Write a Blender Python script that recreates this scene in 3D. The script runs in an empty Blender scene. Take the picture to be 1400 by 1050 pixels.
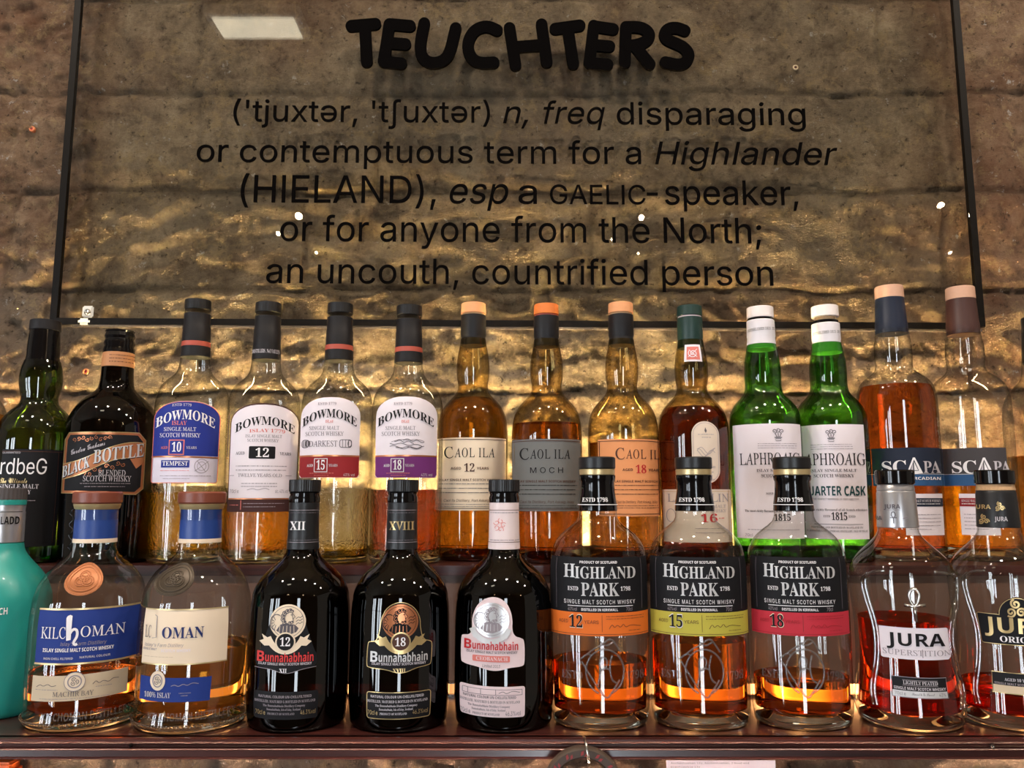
import bpy, bmesh, math, os, random
from mathutils import Vector, noise, Matrix
from mathutils.geometry import delaunay_2d_cdt

random.seed(7)
sc = bpy.context.scene
C = sc.collection

# ------------------------------------------------------------------ camera
FPX = 1100.0                      # focal length in pixels of the 1400 x 1050 frame
PITCH = math.radians(7.75)
CZ = 1.62                         # eye height
SP, CP = math.sin(PITCH), math.cos(PITCH)
cam_d = bpy.data.cameras.new('camera')
cam_d.sensor_width = 36.0
cam_d.lens = 36.0 * FPX / 1400.0
cam_d.clip_start = 0.02
cam = bpy.data.objects.new('camera', cam_d)
C.objects.link(cam)
cam.location = (0, 0, CZ)
cam.rotation_euler = (math.pi / 2 + PITCH, 0, 0)
sc.camera = cam

# ------------------------------------------------------------------ world, exposure, sampling quality
w = bpy.data.worlds.new('room_ambience')
sc.world = w
w.use_nodes = True
w.node_tree.nodes['Background'].inputs[0].default_value = (0.80, 0.68, 0.56, 1)
w.node_tree.nodes['Background'].inputs[1].default_value = 0.32
sc.view_settings.view_transform = 'Standard'
sc.view_settings.look = 'None'
sc.view_settings.gamma = 1.0
sc.view_settings.use_curve_mapping = False
sc.view_settings.exposure = 0.08
cy = sc.cycles
cy.max_bounces = 26
cy.transmission_bounces = 22
cy.transparent_max_bounces = 40
cy.glossy_bounces = 6
cy.diffuse_bounces = 3
cy.sample_clamp_indirect = 4.0
cy.blur_glossy = 0.5

# strengths of the room's lights and of the added lamps
WINDOW_POWER = 14.0      # daylight panes behind the camera
STRIP_POWER = 520.0       # warm LED strip behind the upper row
STRIP_LOW_POWER = 3.4   # warm LED strip behind the lower row
ADDED_STRIP_POWER = 230.0  # strip added below the view to light the lower stone
BULB_POWER = 160.0
CEIL_POWER = 7.0
DOWN_POWER = 15.0        # each lamp added in the ceiling, watts
DOWN_Y = 0.25

# depth of the planes (metres in front of the camera)
Y_FRONT, Y_BACK = 0.80, 0.95
Y_SIGN, Y_WALL = 1.072, 1.100
Y_RISER = 0.900
Y_EDGE = 0.742


def ray(u, v):
    dx, dy = (u - 700.0) / FPX, (525.0 - v) / FPX
    return dx, CP - dy * SP, SP + dy * CP


def P(u, v, Y):
    a, b, c = ray(u, v)
    t = Y / b
    return Vector((a * t, Y, CZ + c * t))


def px2m(v, Y):
    return (Y / ray(700, v)[1]) / FPX


Z_FRONT = P(700, 1005, 0.753).z
Z_BACK = P(700, 772, 0.908).z


def lin(c):
    o = []
    for x in c[:3]:
        x /= 255.0
        o.append(x / 12.92 if x <= 0.04045 else ((x + 0.055) / 1.055) ** 2.4)
    return (*o, 1.0)


# ------------------------------------------------------------------ materials
MATS = {}


def new_mat(name):
    m = bpy.data.materials.new(name)
    m.use_nodes = True
    nt = m.node_tree
    nt.nodes.clear()
    out = nt.nodes.new('ShaderNodeOutputMaterial')
    MATS[name] = m
    return m, nt, out


def plain(name, col, rough=0.5, metal=0.0, spec=0.5, mottled=0.06, scale=60, coat=0.0):
    m, nt, out = new_mat(name)
    b = nt.nodes.new('ShaderNodeBsdfPrincipled')
    b.inputs['Roughness'].default_value = rough
    b.inputs['Metallic'].default_value = metal
    b.inputs['Specular IOR Level'].default_value = spec
    b.inputs['Coat Weight'].default_value = coat
    c = lin(col)
    if mottled > 0:
        tc = nt.nodes.new('ShaderNodeTexCoord')
        n = nt.nodes.new('ShaderNodeTexNoise')
        n.inputs['Scale'].default_value = scale
        n.inputs['Detail'].default_value = 4
        nt.links.new(tc.outputs['Object'], n.inputs['Vector'])
        r = nt.nodes.new('ShaderNodeMix')
        r.data_type = 'RGBA'
        r.inputs['A'].default_value = (*[x * (1 - mottled) for x in c[:3]], 1)
        r.inputs['B'].default_value = (*[min(1, x * (1 + mottled)) for x in c[:3]], 1)
        nt.links.new(n.outputs['Fac'], r.inputs['Factor'])
        nt.links.new(r.outputs['Result'], b.inputs['Base Color'])
    else:
        b.inputs['Base Color'].default_value = c
    nt.links.new(b.outputs[0], out.inputs[0])
    return m


def math_node(nt, op, a, b=None):
    n = nt.nodes.new('ShaderNodeMath')
    n.operation = op
    for i, x in enumerate((a, b)):
        if x is None:
            continue
        if isinstance(x, (int, float)):
            n.inputs[i].default_value = x
        else:
            nt.links.new(x, n.inputs[i])
    return n.outputs[0]


def thin_glass(name, tint, edge, f0=0.07, rough=0.03, bump=0.0, bscale=140):
    """A glass wall: see-through with a tint that deepens where the wall is seen
    edge-on (the longer way through the glass) and a mirror coat by Schlick."""
    m, nt, out = new_mat(name)
    g = nt.nodes.new('ShaderNodeNewGeometry')
    d = nt.nodes.new('ShaderNodeVectorMath')
    d.operation = 'DOT_PRODUCT'
    nt.links.new(g.outputs['Normal'], d.inputs[0])
    nt.links.new(g.outputs['Incoming'], d.inputs[1])
    c = math_node(nt, 'ABSOLUTE', d.outputs['Value'])
    k = math_node(nt, 'SUBTRACT', 1.0, c)
    k5 = math_node(nt, 'POWER', k, 5.0)
    fac = math_node(nt, 'ADD', math_node(nt, 'MULTIPLY', k5, 0.92 - f0), f0)
    e = math_node(nt, 'POWER', k, 2.6)
    mix = nt.nodes.new('ShaderNodeMix')
    mix.data_type = 'RGBA'
    mix.inputs['A'].default_value = (*tint, 1)
    mix.inputs['B'].default_value = (*edge, 1)
    nt.links.new(e, mix.inputs['Factor'])
    tr = nt.nodes.new('ShaderNodeBsdfTransparent')
    nt.links.new(mix.outputs['Result'], tr.inputs[0])
    gl = nt.nodes.new('ShaderNodeBsdfGlossy')
    gl.inputs['Roughness'].default_value = rough
    if bump > 0:
        add_bump(nt, gl, bump, bscale)
    ms = nt.nodes.new('ShaderNodeMixShader')
    nt.links.new(fac, ms.inputs[0])
    nt.links.new(tr.outputs[0], ms.inputs[1])
    nt.links.new(gl.outputs[0], ms.inputs[2])
    nt.links.new(ms.outputs[0], out.inputs[0])
    return m


def add_bump(nt, node, strength, scale):
    tc = nt.nodes.new('ShaderNodeTexCoord')
    n = nt.nodes.new('ShaderNodeTexNoise')
    n.inputs['Scale'].default_value = scale
    n.inputs['Detail'].default_value = 2
    nt.links.new(tc.outputs['Object'], n.inputs['Vector'])
    b = nt.nodes.new('ShaderNodeBump')
    b.inputs['Strength'].default_value = strength
    b.inputs['Distance'].default_value = 0.01
    nt.links.new(n.outputs['Fac'], b.inputs['Height'])
    nt.links.new(b.outputs[0], node.inputs['Normal'])


def clear_solid(name, col, ior=1.36, bump=0.0, bscale=130, rough=0.0):
    m, nt, out = new_mat(name)
    g = nt.nodes.new('ShaderNodeBsdfGlass')
    g.inputs['Color'].default_value = (*col, 1)
    g.inputs['IOR'].default_value = ior
    g.inputs['Roughness'].default_value = rough
    if bump > 0:
        add_bump(nt, g, bump, bscale)
    nt.links.new(g.outputs[0], out.inputs[0])
    return m


def emitter(name, col, power):
    m, nt, out = new_mat(name)
    e = nt.nodes.new('ShaderNodeEmission')
    e.inputs[0].default_value = (*col, 1)
    e.inputs[1].default_value = power
    nt.links.new(e.outputs[0], out.inputs[0])
    return m


def led_tape(name, col, power, pitch=0.052):
    """A diffused LED tape: a dim body with a bright diode every few centimetres."""
    m, nt, out = new_mat(name)
    tc = nt.nodes.new('ShaderNodeTexCoord')
    sp = nt.nodes.new('ShaderNodeSeparateXYZ')
    nt.links.new(tc.outputs['Object'], sp.inputs[0])
    c = math_node(nt, 'COSINE', math_node(nt, 'MULTIPLY', sp.outputs['X'], 2 * math.pi / pitch))
    k = math_node(nt, 'POWER', math_node(nt, 'ADD', math_node(nt, 'MULTIPLY', c, 0.5), 0.5), 10.0)
    s = math_node(nt, 'MULTIPLY', math_node(nt, 'ADD', math_node(nt, 'MULTIPLY', k, 4.2), 0.28), power)
    e = nt.nodes.new('ShaderNodeEmission')
    e.inputs[0].default_value = (*col, 1)
    nt.links.new(s, e.inputs[1])
    nt.links.new(e.outputs[0], out.inputs[0])
    return m


# glass walls
thin_glass('clear_glass', (0.965, 0.97, 0.95), (0.42, 0.42, 0.36))
thin_glass('clear_glass_hammered', (0.955, 0.955, 0.92), (0.42, 0.41, 0.33), bump=0.35)
thin_glass('amber_glass', (0.82, 0.71, 0.45), (0.16, 0.09, 0.03))
thin_glass('rib_glass', (0.9, 0.9, 0.88), (0.4, 0.4, 0.38), f0=0.28)  # reflects more than the plain glass to brighten the rib streaks
thin_glass('olive_glass', (0.66, 0.56, 0.33), (0.12, 0.09, 0.03))
thin_glass('green_glass', (0.20, 0.52, 0.14), (0.02, 0.10, 0.02), f0=0.08)
thin_glass('dark_green_glass', (0.17, 0.26, 0.07), (0.01, 0.02, 0.006), f0=0.08)
thin_glass('black_glass', (0.035, 0.012, 0.006), (0.012, 0.003, 0.002), f0=0.06)
thin_glass('sign_glass', (0.935, 0.93, 0.91), (0.6, 0.62, 0.55), f0=0.045, rough=0.0)
clear_solid('thick_glass', (0.97, 0.97, 0.94), 1.5)
clear_solid('hammered_glass', (0.98, 0.97, 0.90), 1.45, bump=0.2, bscale=190)
clear_solid('thick_green_glass', (0.16, 0.5, 0.14), 1.5)
clear_solid('thick_amber_glass', (0.55, 0.32, 0.10), 1.5)
# spirits
clear_solid('gold_whisky', (1.0, 0.84, 0.30), bump=0.06, bscale=150)
clear_solid('orange_whisky', (1.0, 0.69, 0.20), bump=0.05, bscale=150)
clear_solid('pale_whisky', (1.0, 0.86, 0.45))
clear_solid('red_whisky', (0.92, 0.42, 0.14), bump=0.04)
clear_solid('brown_whisky', (0.93, 0.70, 0.34))
clear_solid('dark_whisky', (0.84, 0.54, 0.24))
clear_solid('mahogany_whisky', (0.66, 0.27, 0.11))
clear_solid('amber_whisky', (0.96, 0.55, 0.20))
clear_solid('copper_whisky', (1.0, 0.62, 0.33))
clear_solid('straw_whisky', (1.0, 0.78, 0.42))
clear_solid('rose_whisky', (0.97, 0.50, 0.22))
clear_solid('ruby_whisky', (0.88, 0.24, 0.10))
# caps, foils
plain('black_plastic', (22, 21, 22), 0.38)
plain('black_foil', (24, 24, 26), 0.42)
plain('charcoal_foil', (26, 24, 26), 0.5, spec=0.3)
plain('gloss_black', (10, 9, 10), 0.12)
plain('navy_foil', (26, 34, 52), 0.35)
plain('maroon_foil', (66, 40, 36), 0.4)
plain('green_foil', (24, 52, 46), 0.45)
plain('blue_foil', (34, 66, 138), 0.42)
plain('silver_foil', (190, 188, 190), 0.3, metal=0.75)
plain('white_foil', (228, 222, 226), 0.45)
plain('pink_foil', (232, 214, 214), 0.45)
plain('peach_cork', (226, 158, 108), 0.6, scale=300)
plain('orange_cork', (222, 120, 50), 0.6, scale=300)
plain('pale_cork', (204, 160, 134), 0.6, scale=300)
plain('white_cap', (238, 228, 224), 0.4)
plain('cork', (190, 152, 112), 0.8, mottled=0.3, scale=500)
plain('brown_cap', (124, 64, 46), 0.4)
plain('grey_cap', (74, 68, 68), 0.6)
plain('teal_glaze', (36, 152, 142), 0.38, coat=0.2)
plain('red_line', (176, 82, 66), 0.4)
plain('cream', (236, 214, 188), 0.55)
plain('band_tan', (186, 128, 84), 0.5, mottled=0.1)
plain('riser_wood', (104, 78, 66), 0.45, mottled=0.15, scale=8)
plain('gold_ring', (214, 190, 140), 0.35, metal=0.6)
# label papers and inks
for nm, col in dict(
        paper_white=(232, 222, 228), paper_lilac=(226, 218, 232), paper_cream=(236, 216, 190), paper_grey=(112, 112, 110),
        paper_orange=(226, 150, 98), paper_ivory=(222, 204, 186), paper_black=(22, 21, 24), paper_navy=(36, 42, 58),
        paper_slate=(70, 66, 68), paper_blue=(40, 54, 140), paper_royal=(36, 58, 132), paper_maroon=(146, 38, 42),
        paper_purple=(112, 48, 112), paper_brown=(70, 42, 40), paper_steel=(50, 88, 132), paper_hporange=(226, 112, 40),
        paper_yellow=(188, 176, 70), paper_red=(190, 48, 62), paper_tan=(206, 186, 158), paper_pink=(226, 204, 206),
        ink_black=(20, 18, 20), ink_grey=(96, 90, 96), ink_white=(238, 234, 236), ink_blue=(40, 52, 104),
        ink_red=(190, 44, 48), ink_rose=(214, 120, 110), ink_teal=(28, 70, 74), ink_copper=(196, 120, 80),
        ink_pale=(196, 190, 196), ink_brown=(80, 52, 42), ink_scarlet=(210, 66, 66), ink_mid=(150, 140, 146)).items():
    plain(nm, col, 0.6, mottled=0.03, spec=0.22)
plain('silver_ink', (200, 198, 198), 0.45, metal=0.25)
plain('silver_foil_paper', (208, 206, 206), 0.32, metal=0.7)
plain('gold_ink', (206, 178, 124), 0.3, metal=0.6)
plain('copper_ink', (206, 130, 88), 0.3, metal=0.7)
plain('copper_seal', (178, 112, 70), 0.4, metal=0.35)
plain('dark_seal', (74, 62, 48), 0.4, metal=0.3)
plain('embossed_glass', (120, 112, 110), 0.06, spec=1.0)
MATS['embossed_glass'].node_tree.nodes['Principled BSDF'].inputs['Alpha'].default_value = 0.45
plain('bright_metal', (196, 190, 182), 0.22, metal=1.0)
plain('white_plastic', (240, 238, 234), 0.35)
plain('sign_black', (8, 7, 7), 0.8, spec=0.0, mottled=0)
plain('sign_edge', (12, 9, 7), 0.5, spec=0.12, mottled=0)
plain('strap_brown', (74, 60, 50), 0.6, mottled=0.25)
plain('strap_red', (150, 50, 52), 0.6)
plain('orange_plastic', (236, 110, 44), 0.4)
plain('paper_card', (226, 214, 222), 0.6)
plain('floor_boards', (70, 52, 40), 0.5, mottled=0.25, scale=4)
plain('plaster', (128, 108, 90), 0.8, mottled=0.1, scale=3)
plain('ceiling_paint', (150, 138, 122), 0.8, mottled=0.05, scale=3)
plain('window_paint', (70, 56, 46), 0.5)
emitter('daylight_pane', (0.84, 0.92, 1.0), WINDOW_POWER)
led_tape('warm_led', (1.0, 0.72, 0.34), STRIP_POWER)
led_tape('warm_led_added', (1.0, 0.66, 0.46), ADDED_STRIP_POWER)
led_tape('warm_led_low', (1.0, 0.43, 0.15), STRIP_LOW_POWER)
emitter('bulb_glow', (1.0, 0.72, 0.42), BULB_POWER)
emitter('ceiling_glow', (1.0, 0.90, 0.68), CEIL_POWER)


def wood_mat():
    m, nt, out = new_mat('mahogany')
    tc = nt.nodes.new('ShaderNodeTexCoord')
    mp = nt.nodes.new('ShaderNodeMapping')
    mp.inputs['Scale'].default_value = (1.2, 26, 26)
    nt.links.new(tc.outputs['Object'], mp.inputs['Vector'])
    n = nt.nodes.new('ShaderNodeTexNoise')
    n.inputs['Scale'].default_value = 5
    n.inputs['Detail'].default_value = 8
    nt.links.new(mp.outputs[0], n.inputs['Vector'])
    cr = nt.nodes.new('ShaderNodeValToRGB')
    e = cr.color_ramp.elements
    e[0].position, e[0].color = 0.3, lin((38, 18, 18))
    e[1].position, e[1].color = 0.72, lin((84, 42, 36))
    nt.links.new(n.outputs['Fac'], cr.inputs[0])
    b = nt.nodes.new('ShaderNodeBsdfPrincipled')
    nt.links.new(cr.outputs[0], b.inputs['Base Color'])
    b.inputs['Roughness'].default_value = 0.3
    b.inputs['Coat Weight'].default_value = 0.35
    b.inputs['Coat Roughness'].default_value = 0.15
    nt.links.new(b.outputs[0], out.inputs[0])
    return m


def stone_mat():
    m, nt, out = new_mat('sandstone')
    tc = nt.nodes.new('ShaderNodeTexCoord')

    def nz(scale, detail, rough=0.6, dist=0.0, sc3=None):
        n = nt.nodes.new('ShaderNodeTexNoise')
        n.inputs['Scale'].default_value = scale
        n.inputs['Detail'].default_value = detail
        n.inputs['Roughness'].default_value = rough
        n.inputs['Distortion'].default_value = dist
        if sc3:
            mp = nt.nodes.new('ShaderNodeMapping')
            mp.inputs['Scale'].default_value = sc3
            nt.links.new(tc.outputs['Object'], mp.inputs['Vector'])
            nt.links.new(mp.outputs[0], n.inputs['Vector'])
        else:
            nt.links.new(tc.outputs['Object'], n.inputs['Vector'])
        return n.outputs['Fac']

    def ramp(src, stops):
        cr = nt.nodes.new('ShaderNodeValToRGB')
        e = cr.color_ramp.elements
        while len(e) < len(stops):
            e.new(0.5)
        for k, (p, c) in enumerate(stops):
            e[k].position, e[k].color = p, lin(c) if len(c) == 3 else c
        nt.links.new(src, cr.inputs[0])
        return cr.outputs[0]

    def mix(a, b, f):
        x = nt.nodes.new('ShaderNodeMix')
        x.data_type = 'RGBA'
        for key, v in (('A', a), ('B', b), ('Factor', f)):
            if isinstance(v, (tuple, float)):
                x.inputs[key].default_value = v
            else:
                nt.links.new(v, x.inputs[key])
        return x.outputs['Result']

    base = ramp(nz(11, 14, 0.80, 0.1), [(0.36, (104, 88, 72)), (0.46, (140, 122, 101)), (0.54, (166, 147, 122)), (0.64, (198, 178, 150))])
    red = ramp(nz(2.4, 3, 0.5, 0.3), [(0.46, (0, 0, 0, 1)), (0.70, (1, 1, 1, 1))])
    c = mix(base, lin((138, 90, 68)), math_node(nt, 'MULTIPLY', red, 0.55))
    ru = nt.nodes.new('ShaderNodeAttribute')
    ru.attribute_name = 'rust'
    c = mix(c, lin((128, 78, 48)), math_node(nt, 'MULTIPLY', ru.outputs['Fac'], 0.42))
    grey = ramp(nz(3.1, 4, 0.55, 0.2, (1, 1, 1.6)), [(0.50, (0, 0, 0, 1)), (0.68, (1, 1, 1, 1))])
    c = mix(c, lin((130, 122, 108)), math_node(nt, 'MULTIPLY', grey, 0.5))
    # darker tone in random blotches
    dark = ramp(nz(30, 12, 0.82, 0.15), [(0.41, (1, 1, 1, 1)), (0.48, (0, 0, 0, 1))])
    c = mix(c, lin((82, 68, 56)), math_node(nt, 'MULTIPLY', dark, 0.5))
    ochre = ramp(nz(34, 10, 0.80, 0.2), [(0.53, (0, 0, 0, 1)), (0.60, (1, 1, 1, 1))])
    c = mix(c, lin((194, 168, 122)), math_node(nt, 'MULTIPLY', ochre, 0.42))
    chips = ramp(nz(58, 8, 0.76, 0.2), [(0.62, (0, 0, 0, 1)), (0.65, (1, 1, 1, 1))])
    c = mix(c, lin((204, 200, 194)), math_node(nt, 'MULTIPLY', chips, 0.75))
    pits = ramp(nz(120, 6, 0.7, 0.1), [(0.35, (1, 1, 1, 1)), (0.40, (0, 0, 0, 1))])
    c = mix(c, lin((46, 36, 28)), math_node(nt, 'MULTIPLY', pits, 0.7))
    at = nt.nodes.new('ShaderNodeAttribute')
    at.attribute_name = 'joint'
    c = mix(c, lin((58, 48, 38)), math_node(nt, 'MULTIPLY', at.outputs['Fac'], 0.55))
    b = nt.nodes.new('ShaderNodeBsdfPrincipled')
    nt.links.new(c, b.inputs['Base Color'])
    b.inputs['Roughness'].default_value = 0.72
    b.inputs['Specular IOR Level'].default_value = 0.14
    h = nz(85, 12, 0.82, 0.15)
    bp = nt.nodes.new('ShaderNodeBump')
    bp.inputs['Strength'].default_value = 1.0
    bp.inputs['Distance'].default_value = 0.022
    nt.links.new(h, bp.inputs['Height'])
    nt.links.new(bp.outputs[0], b.inputs['Normal'])
    nt.links.new(b.outputs[0], out.inputs[0])
    return m


wood_mat()
stone_mat()


# ------------------------------------------------------------------ object helpers
def link(name, me, parent=None, loc=(0, 0, 0)):
    o = bpy.data.objects.new(name, me)
    C.objects.link(o)
    o.parent = parent
    o.location = loc
    return o


def thing(name, label, cat, loc, group=None):
    o = link(name, None, None, loc)
    o.empty_display_size = 0.02
    o['label'] = label
    o['category'] = cat
    if group:
        o['group'] = group
    return o


def from_bm(name, bm, mats, parent=None, loc=(0, 0, 0), smooth=False, angle=None):
    me = bpy.data.meshes.new(name)
    bm.to_mesh(me)
    bm.free()
    for m in (mats if isinstance(mats, (list, tuple)) else [mats]):
        me.materials.append(MATS[m] if isinstance(m, str) else m)
    if smooth:
        for p in me.polygons:
            p.use_smooth = True
        if angle:
            me.set_sharp_from_angle(angle=math.radians(angle))
    return link(name, me, parent, loc)


def box_bm(x0, x1, y0, y1, z0, z1, bevel=0.0, bm=None):
    b = bmesh.new()
    vs = [b.verts.new((x, y, z)) for x in (x0, x1) for y in (y0, y1) for z in (z0, z1)]
    for f in ((0, 1, 3, 2), (4, 6, 7, 5), (0, 4, 5, 1), (2, 3, 7, 6), (0, 2, 6, 4), (1, 5, 7, 3)):
        b.faces.new([vs[i] for i in f])
    if bevel:
        bmesh.ops.bevel(b, geom=b.edges[:], offset=bevel, segments=2, affect='EDGES')
    if bm is None:
        return b
    me = bpy.data.meshes.new('tmp')
    b.to_mesh(me)
    b.free()
    bm.from_mesh(me)
    bpy.data.meshes.remove(me)
    return bm


def lathe_bm(pts, segs=56, ky=1.0, knurl=0.0, knurl_n=0, closed_top=True, closed_bottom=True, bm=None):
    """pts: (r, z) from bottom to top."""
    bm = bm or bmesh.new()
    rings = []
    for r, z in pts:
        ring = []
        for k in range(segs):
            a = 2 * math.pi * k / segs
            rr = r
            if knurl and knurl_n:
                rr = r * (1 + knurl * math.cos(knurl_n * a))
            ring.append(bm.verts.new((rr * math.sin(a), -ky * rr * math.cos(a), z)))
        rings.append(ring)
    for a, b in zip(rings, rings[1:]):
        for k in range(segs):
            j = (k + 1) % segs
            bm.faces.new((a[k], a[j], b[j], b[k]))
    if closed_bottom:
        bm.faces.new(list(reversed(rings[0])))
    if closed_top:
        bm.faces.new(rings[-1])
    return bm


def tube_bm(paths, r, segs=8, bm=None):
    bm = bm or bmesh.new()
    for path in paths:
        closed = (path[0] - path[-1]).length < 1e-6
        pts = path[:-1] if closed else path
        n = len(pts)
        rings = []
        ref = None
        for i, p in enumerate(pts):
            a = pts[i - 1] if (i > 0 or closed) else p
            b = pts[(i + 1) % n] if (i < n - 1 or closed) else p
            t = (b - a)
            if t.length < 1e-9:
                t = Vector((0, 0, 1))
            t.normalize()
            if ref is None:
                ref = Vector((0, 1, 0)) if abs(t.y) < 0.8 else Vector((1, 0, 0))
            nrm = (ref - t * ref.dot(t)).normalized()
            ref = nrm
            bi = t.cross(nrm)
            rings.append([bm.verts.new(p + (nrm * math.cos(2 * math.pi * k / segs) + bi * math.sin(2 * math.pi * k / segs)) * r) for k in range(segs)])
        m = n if closed else n - 1
        for i in range(m):
            A, B = rings[i], rings[(i + 1) % n]
            for k in range(segs):
                j = (k + 1) % segs
                bm.faces.new((A[k], A[j], B[j], B[k]))
        if not closed:
            bm.faces.new(list(reversed(rings[0])))
            bm.faces.new(rings[-1])
    return bm


# ------------------------------------------------------------------ lettering
FONTS = {}
_fd = os.path.join(bpy.utils.resource_path('LOCAL'), 'datafiles', 'fonts')
for key, fn in (('sans', 'Inter.woff2'), ('math', 'NotoSansMath-Regular.woff2')):
    try:
        FONTS[key] = bpy.data.fonts.load(os.path.join(_fd, fn))
    except Exception:
        FONTS[key] = None


def _shift(s, up, lo, dg):
    o = ''
    for ch in s:
        if 'A' <= ch <= 'Z' and up:
            o += chr(up + ord(ch) - 65)
        elif 'a' <= ch <= 'z' and lo:
            o += chr(lo + ord(ch) - 97)
        elif '0' <= ch <= '9' and dg:
            o += chr(dg + ord(ch) - 48)
        else:
            o += ch
    return o


def styled(style, s):
    if style in ('sans', 'bold', 'italic') or FONTS['math'] is None:
        # plain strokes for capital I and small l
        return FONTS['sans'], (s.replace('I', '\u0399').replace('l', '\u0399') if FONTS['sans'] else s)
    if style == 'serif':
        return FONTS['math'], _shift(s, 0x1D400, 0x1D41A, 0x1D7CE)
    if style == 'roman':
        return FONTS['math'], _shift(s, 0x1D434, 0, 0x1D7CE)
    if style == 'script':
        return FONTS['math'], _shift(s, 0x1D4D0, 0x1D4EA, 0x1D7CE)
    if style == 'sansbold':
        return FONTS['math'], _shift(s, 0x1D5D4, 0x1D5EE, 0x1D7EC)
    if style == 'mono':
        return FONTS['math'], _shift(s, 0x1D670, 0x1D68A, 0x1D7F6)
    return FONTS['sans'], s


_tcache = {}


def _wind(p, lp):
    n = 0
    x, y = p
    for i in range(len(lp)):
        (ax, ay), (bx, by) = lp[i - 1], lp[i]
        if ay <= y < by and (bx - ax) * (y - ay) > (x - ax) * (by - ay):
            n += 1
        elif by <= y < ay and (bx - ax) * (y - ay) < (x - ax) * (by - ay):
            n -= 1
    return n


def fill_loops(loops):
    """Triangulate letter outlines (non-zero winding), grouping loops that overlap in x."""
    bb = sorted(((min(p[0] for p in l), max(p[0] for p in l), l) for l in loops), key=lambda t: t[0])
    groups = []
    for a, b, l in bb:
        if groups and a < groups[-1][1]:
            groups[-1][1] = max(groups[-1][1], b)
            groups[-1][2].append(l)
        else:
            groups.append([a, b, [l]])
    V, Fc = [], []
    for _, _, ls in groups:
        cv, ce = [], []
        for l in ls:
            k = len(cv)
            cv += [Vector(p) for p in l]
            ce += [(k + i, k + (i + 1) % len(l)) for i in range(len(l))]
        ov, _, of, *_r = delaunay_2d_cdt(cv, ce, [], 0, 1e-6, False)
        k = len(V)
        V += [(v.x, v.y) for v in ov]
        for f in of:
            c = (sum(ov[i].x for i in f) / len(f), sum(ov[i].y for i in f) / len(f))
            if sum(_wind(c, l) for l in ls) != 0:
                Fc.append(tuple(k + i for i in f))
    return V, Fc


def text_mesh(style, s, weight=0.0, res=3, spacing=1.0):
    """Vertices and faces of a line of lettering; returns (verts, faces)."""
    key = (style, s, weight, res, spacing)
    if key in _tcache:
        return _tcache[key]
    font, body = styled(style, s)
    c = bpy.data.curves.new('t', 'FONT')
    if font:
        c.font = font
    c.body = body
    c.size = 1.0
    c.resolution_u = res
    c.offset = weight
    c.space_character = spacing
    c.fill_mode = 'NONE'
    if style == 'italic':
        c.shear = 0.2
    if style == 'roman':
        c.shear = -0.27
    o = bpy.data.objects.new('t', c)
    C.objects.link(o)
    dg = bpy.context.evaluated_depsgraph_get()
    me = o.evaluated_get(dg).to_mesh()
    co = [(v.co.x, v.co.y) for v in me.vertices]
    nb = {}
    for ed in me.edges:
        i, j = ed.vertices
        nb.setdefault(i, []).append(j)
        nb.setdefault(j, []).append(i)
    o.evaluated_get(dg).to_mesh_clear()
    bpy.data.objects.remove(o)
    bpy.data.curves.remove(c)
    seen, loops = set(), []
    for s0 in nb:
        if s0 in seen:
            continue
        lp, cur, prev = [], s0, None
        while cur not in seen:
            seen.add(cur)
            lp.append(cur)
            nx = [q for q in nb[cur] if q != prev and q not in seen]
            prev = cur
            if not nx:
                break
            cur = nx[0]
        pts = []
        for q in lp:
            if not pts or abs(co[q][0] - pts[-1][0]) + abs(co[q][1] - pts[-1][1]) > 1e-5:
                pts.append(co[q])
        if len(pts) > 2:
            loops.append(pts)
    vs, fs = fill_loops(loops)
    _tcache[key] = (vs, fs)
    return vs, fs


_caph = {}


def cap_height(style):
    if style not in _caph:
        vs, _ = text_mesh(style, 'H')
        _caph[style] = max(y for _, y in vs) if vs else 0.7
    return _caph[style]


def fit_text(style, s, u1, u2, vt, vb, weight=0.0, arch=0.0, slope=0.0, spacing=1.0, res=3):
    """Lay a line out in pixels: cap top at vt, baseline at vb, spanning u1..u2."""
    vs, fs = text_mesh(style, s, weight, res, spacing)
    if not vs:
        return [], []
    x0 = min(x for x, _ in vs)
    x1 = max(x for x, _ in vs)
    k = (u2 - u1) / max(1e-6, x1 - x0)
    ky = (vb - vt) / cap_height(style)
    uc, hw = (u1 + u2) / 2, max(1e-6, (u2 - u1) / 2)
    o = []
    for x, y in vs:
        u = u1 + (x - x0) * k
        v = vb - y * ky
        v += arch * ((u - uc) / hw) ** 2 + slope * (u - uc)
        o.append((u, v))
    return o, fs


# 2D shapes in pixels
def rect(u1, v1, u2, v2):
    return [(u1, v1), (u2, v1), (u2, v2), (u1, v2)]


def rrect(u1, v1, u2, v2, r, n=4):
    o = []
    for cx, cy, a0 in ((u2 - r, v1 + r, -90), (u2 - r, v2 - r, 0), (u1 + r, v2 - r, 90), (u1 + r, v1 + r, 180)):
        for k in range(n + 1):
            a = math.radians(a0 + 90 * k / n)
            o.append((cx + r * math.cos(a), cy + r * math.sin(a)))
    return o


def ell(cu, cv, ru, rv, n=28, a0=0, a1=360, rot=0):
    o = []
    full = abs(a1 - a0) >= 360
    cr, sr = math.cos(math.radians(rot)), math.sin(math.radians(rot))
    for k in range(n if full else n + 1):
        a = math.radians(a0 + (a1 - a0) * k / n)
        x, y = ru * math.cos(a), rv * math.sin(a)
        o.append((cu + x * cr - y * sr, cv + x * sr + y * cr))
    return o


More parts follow.
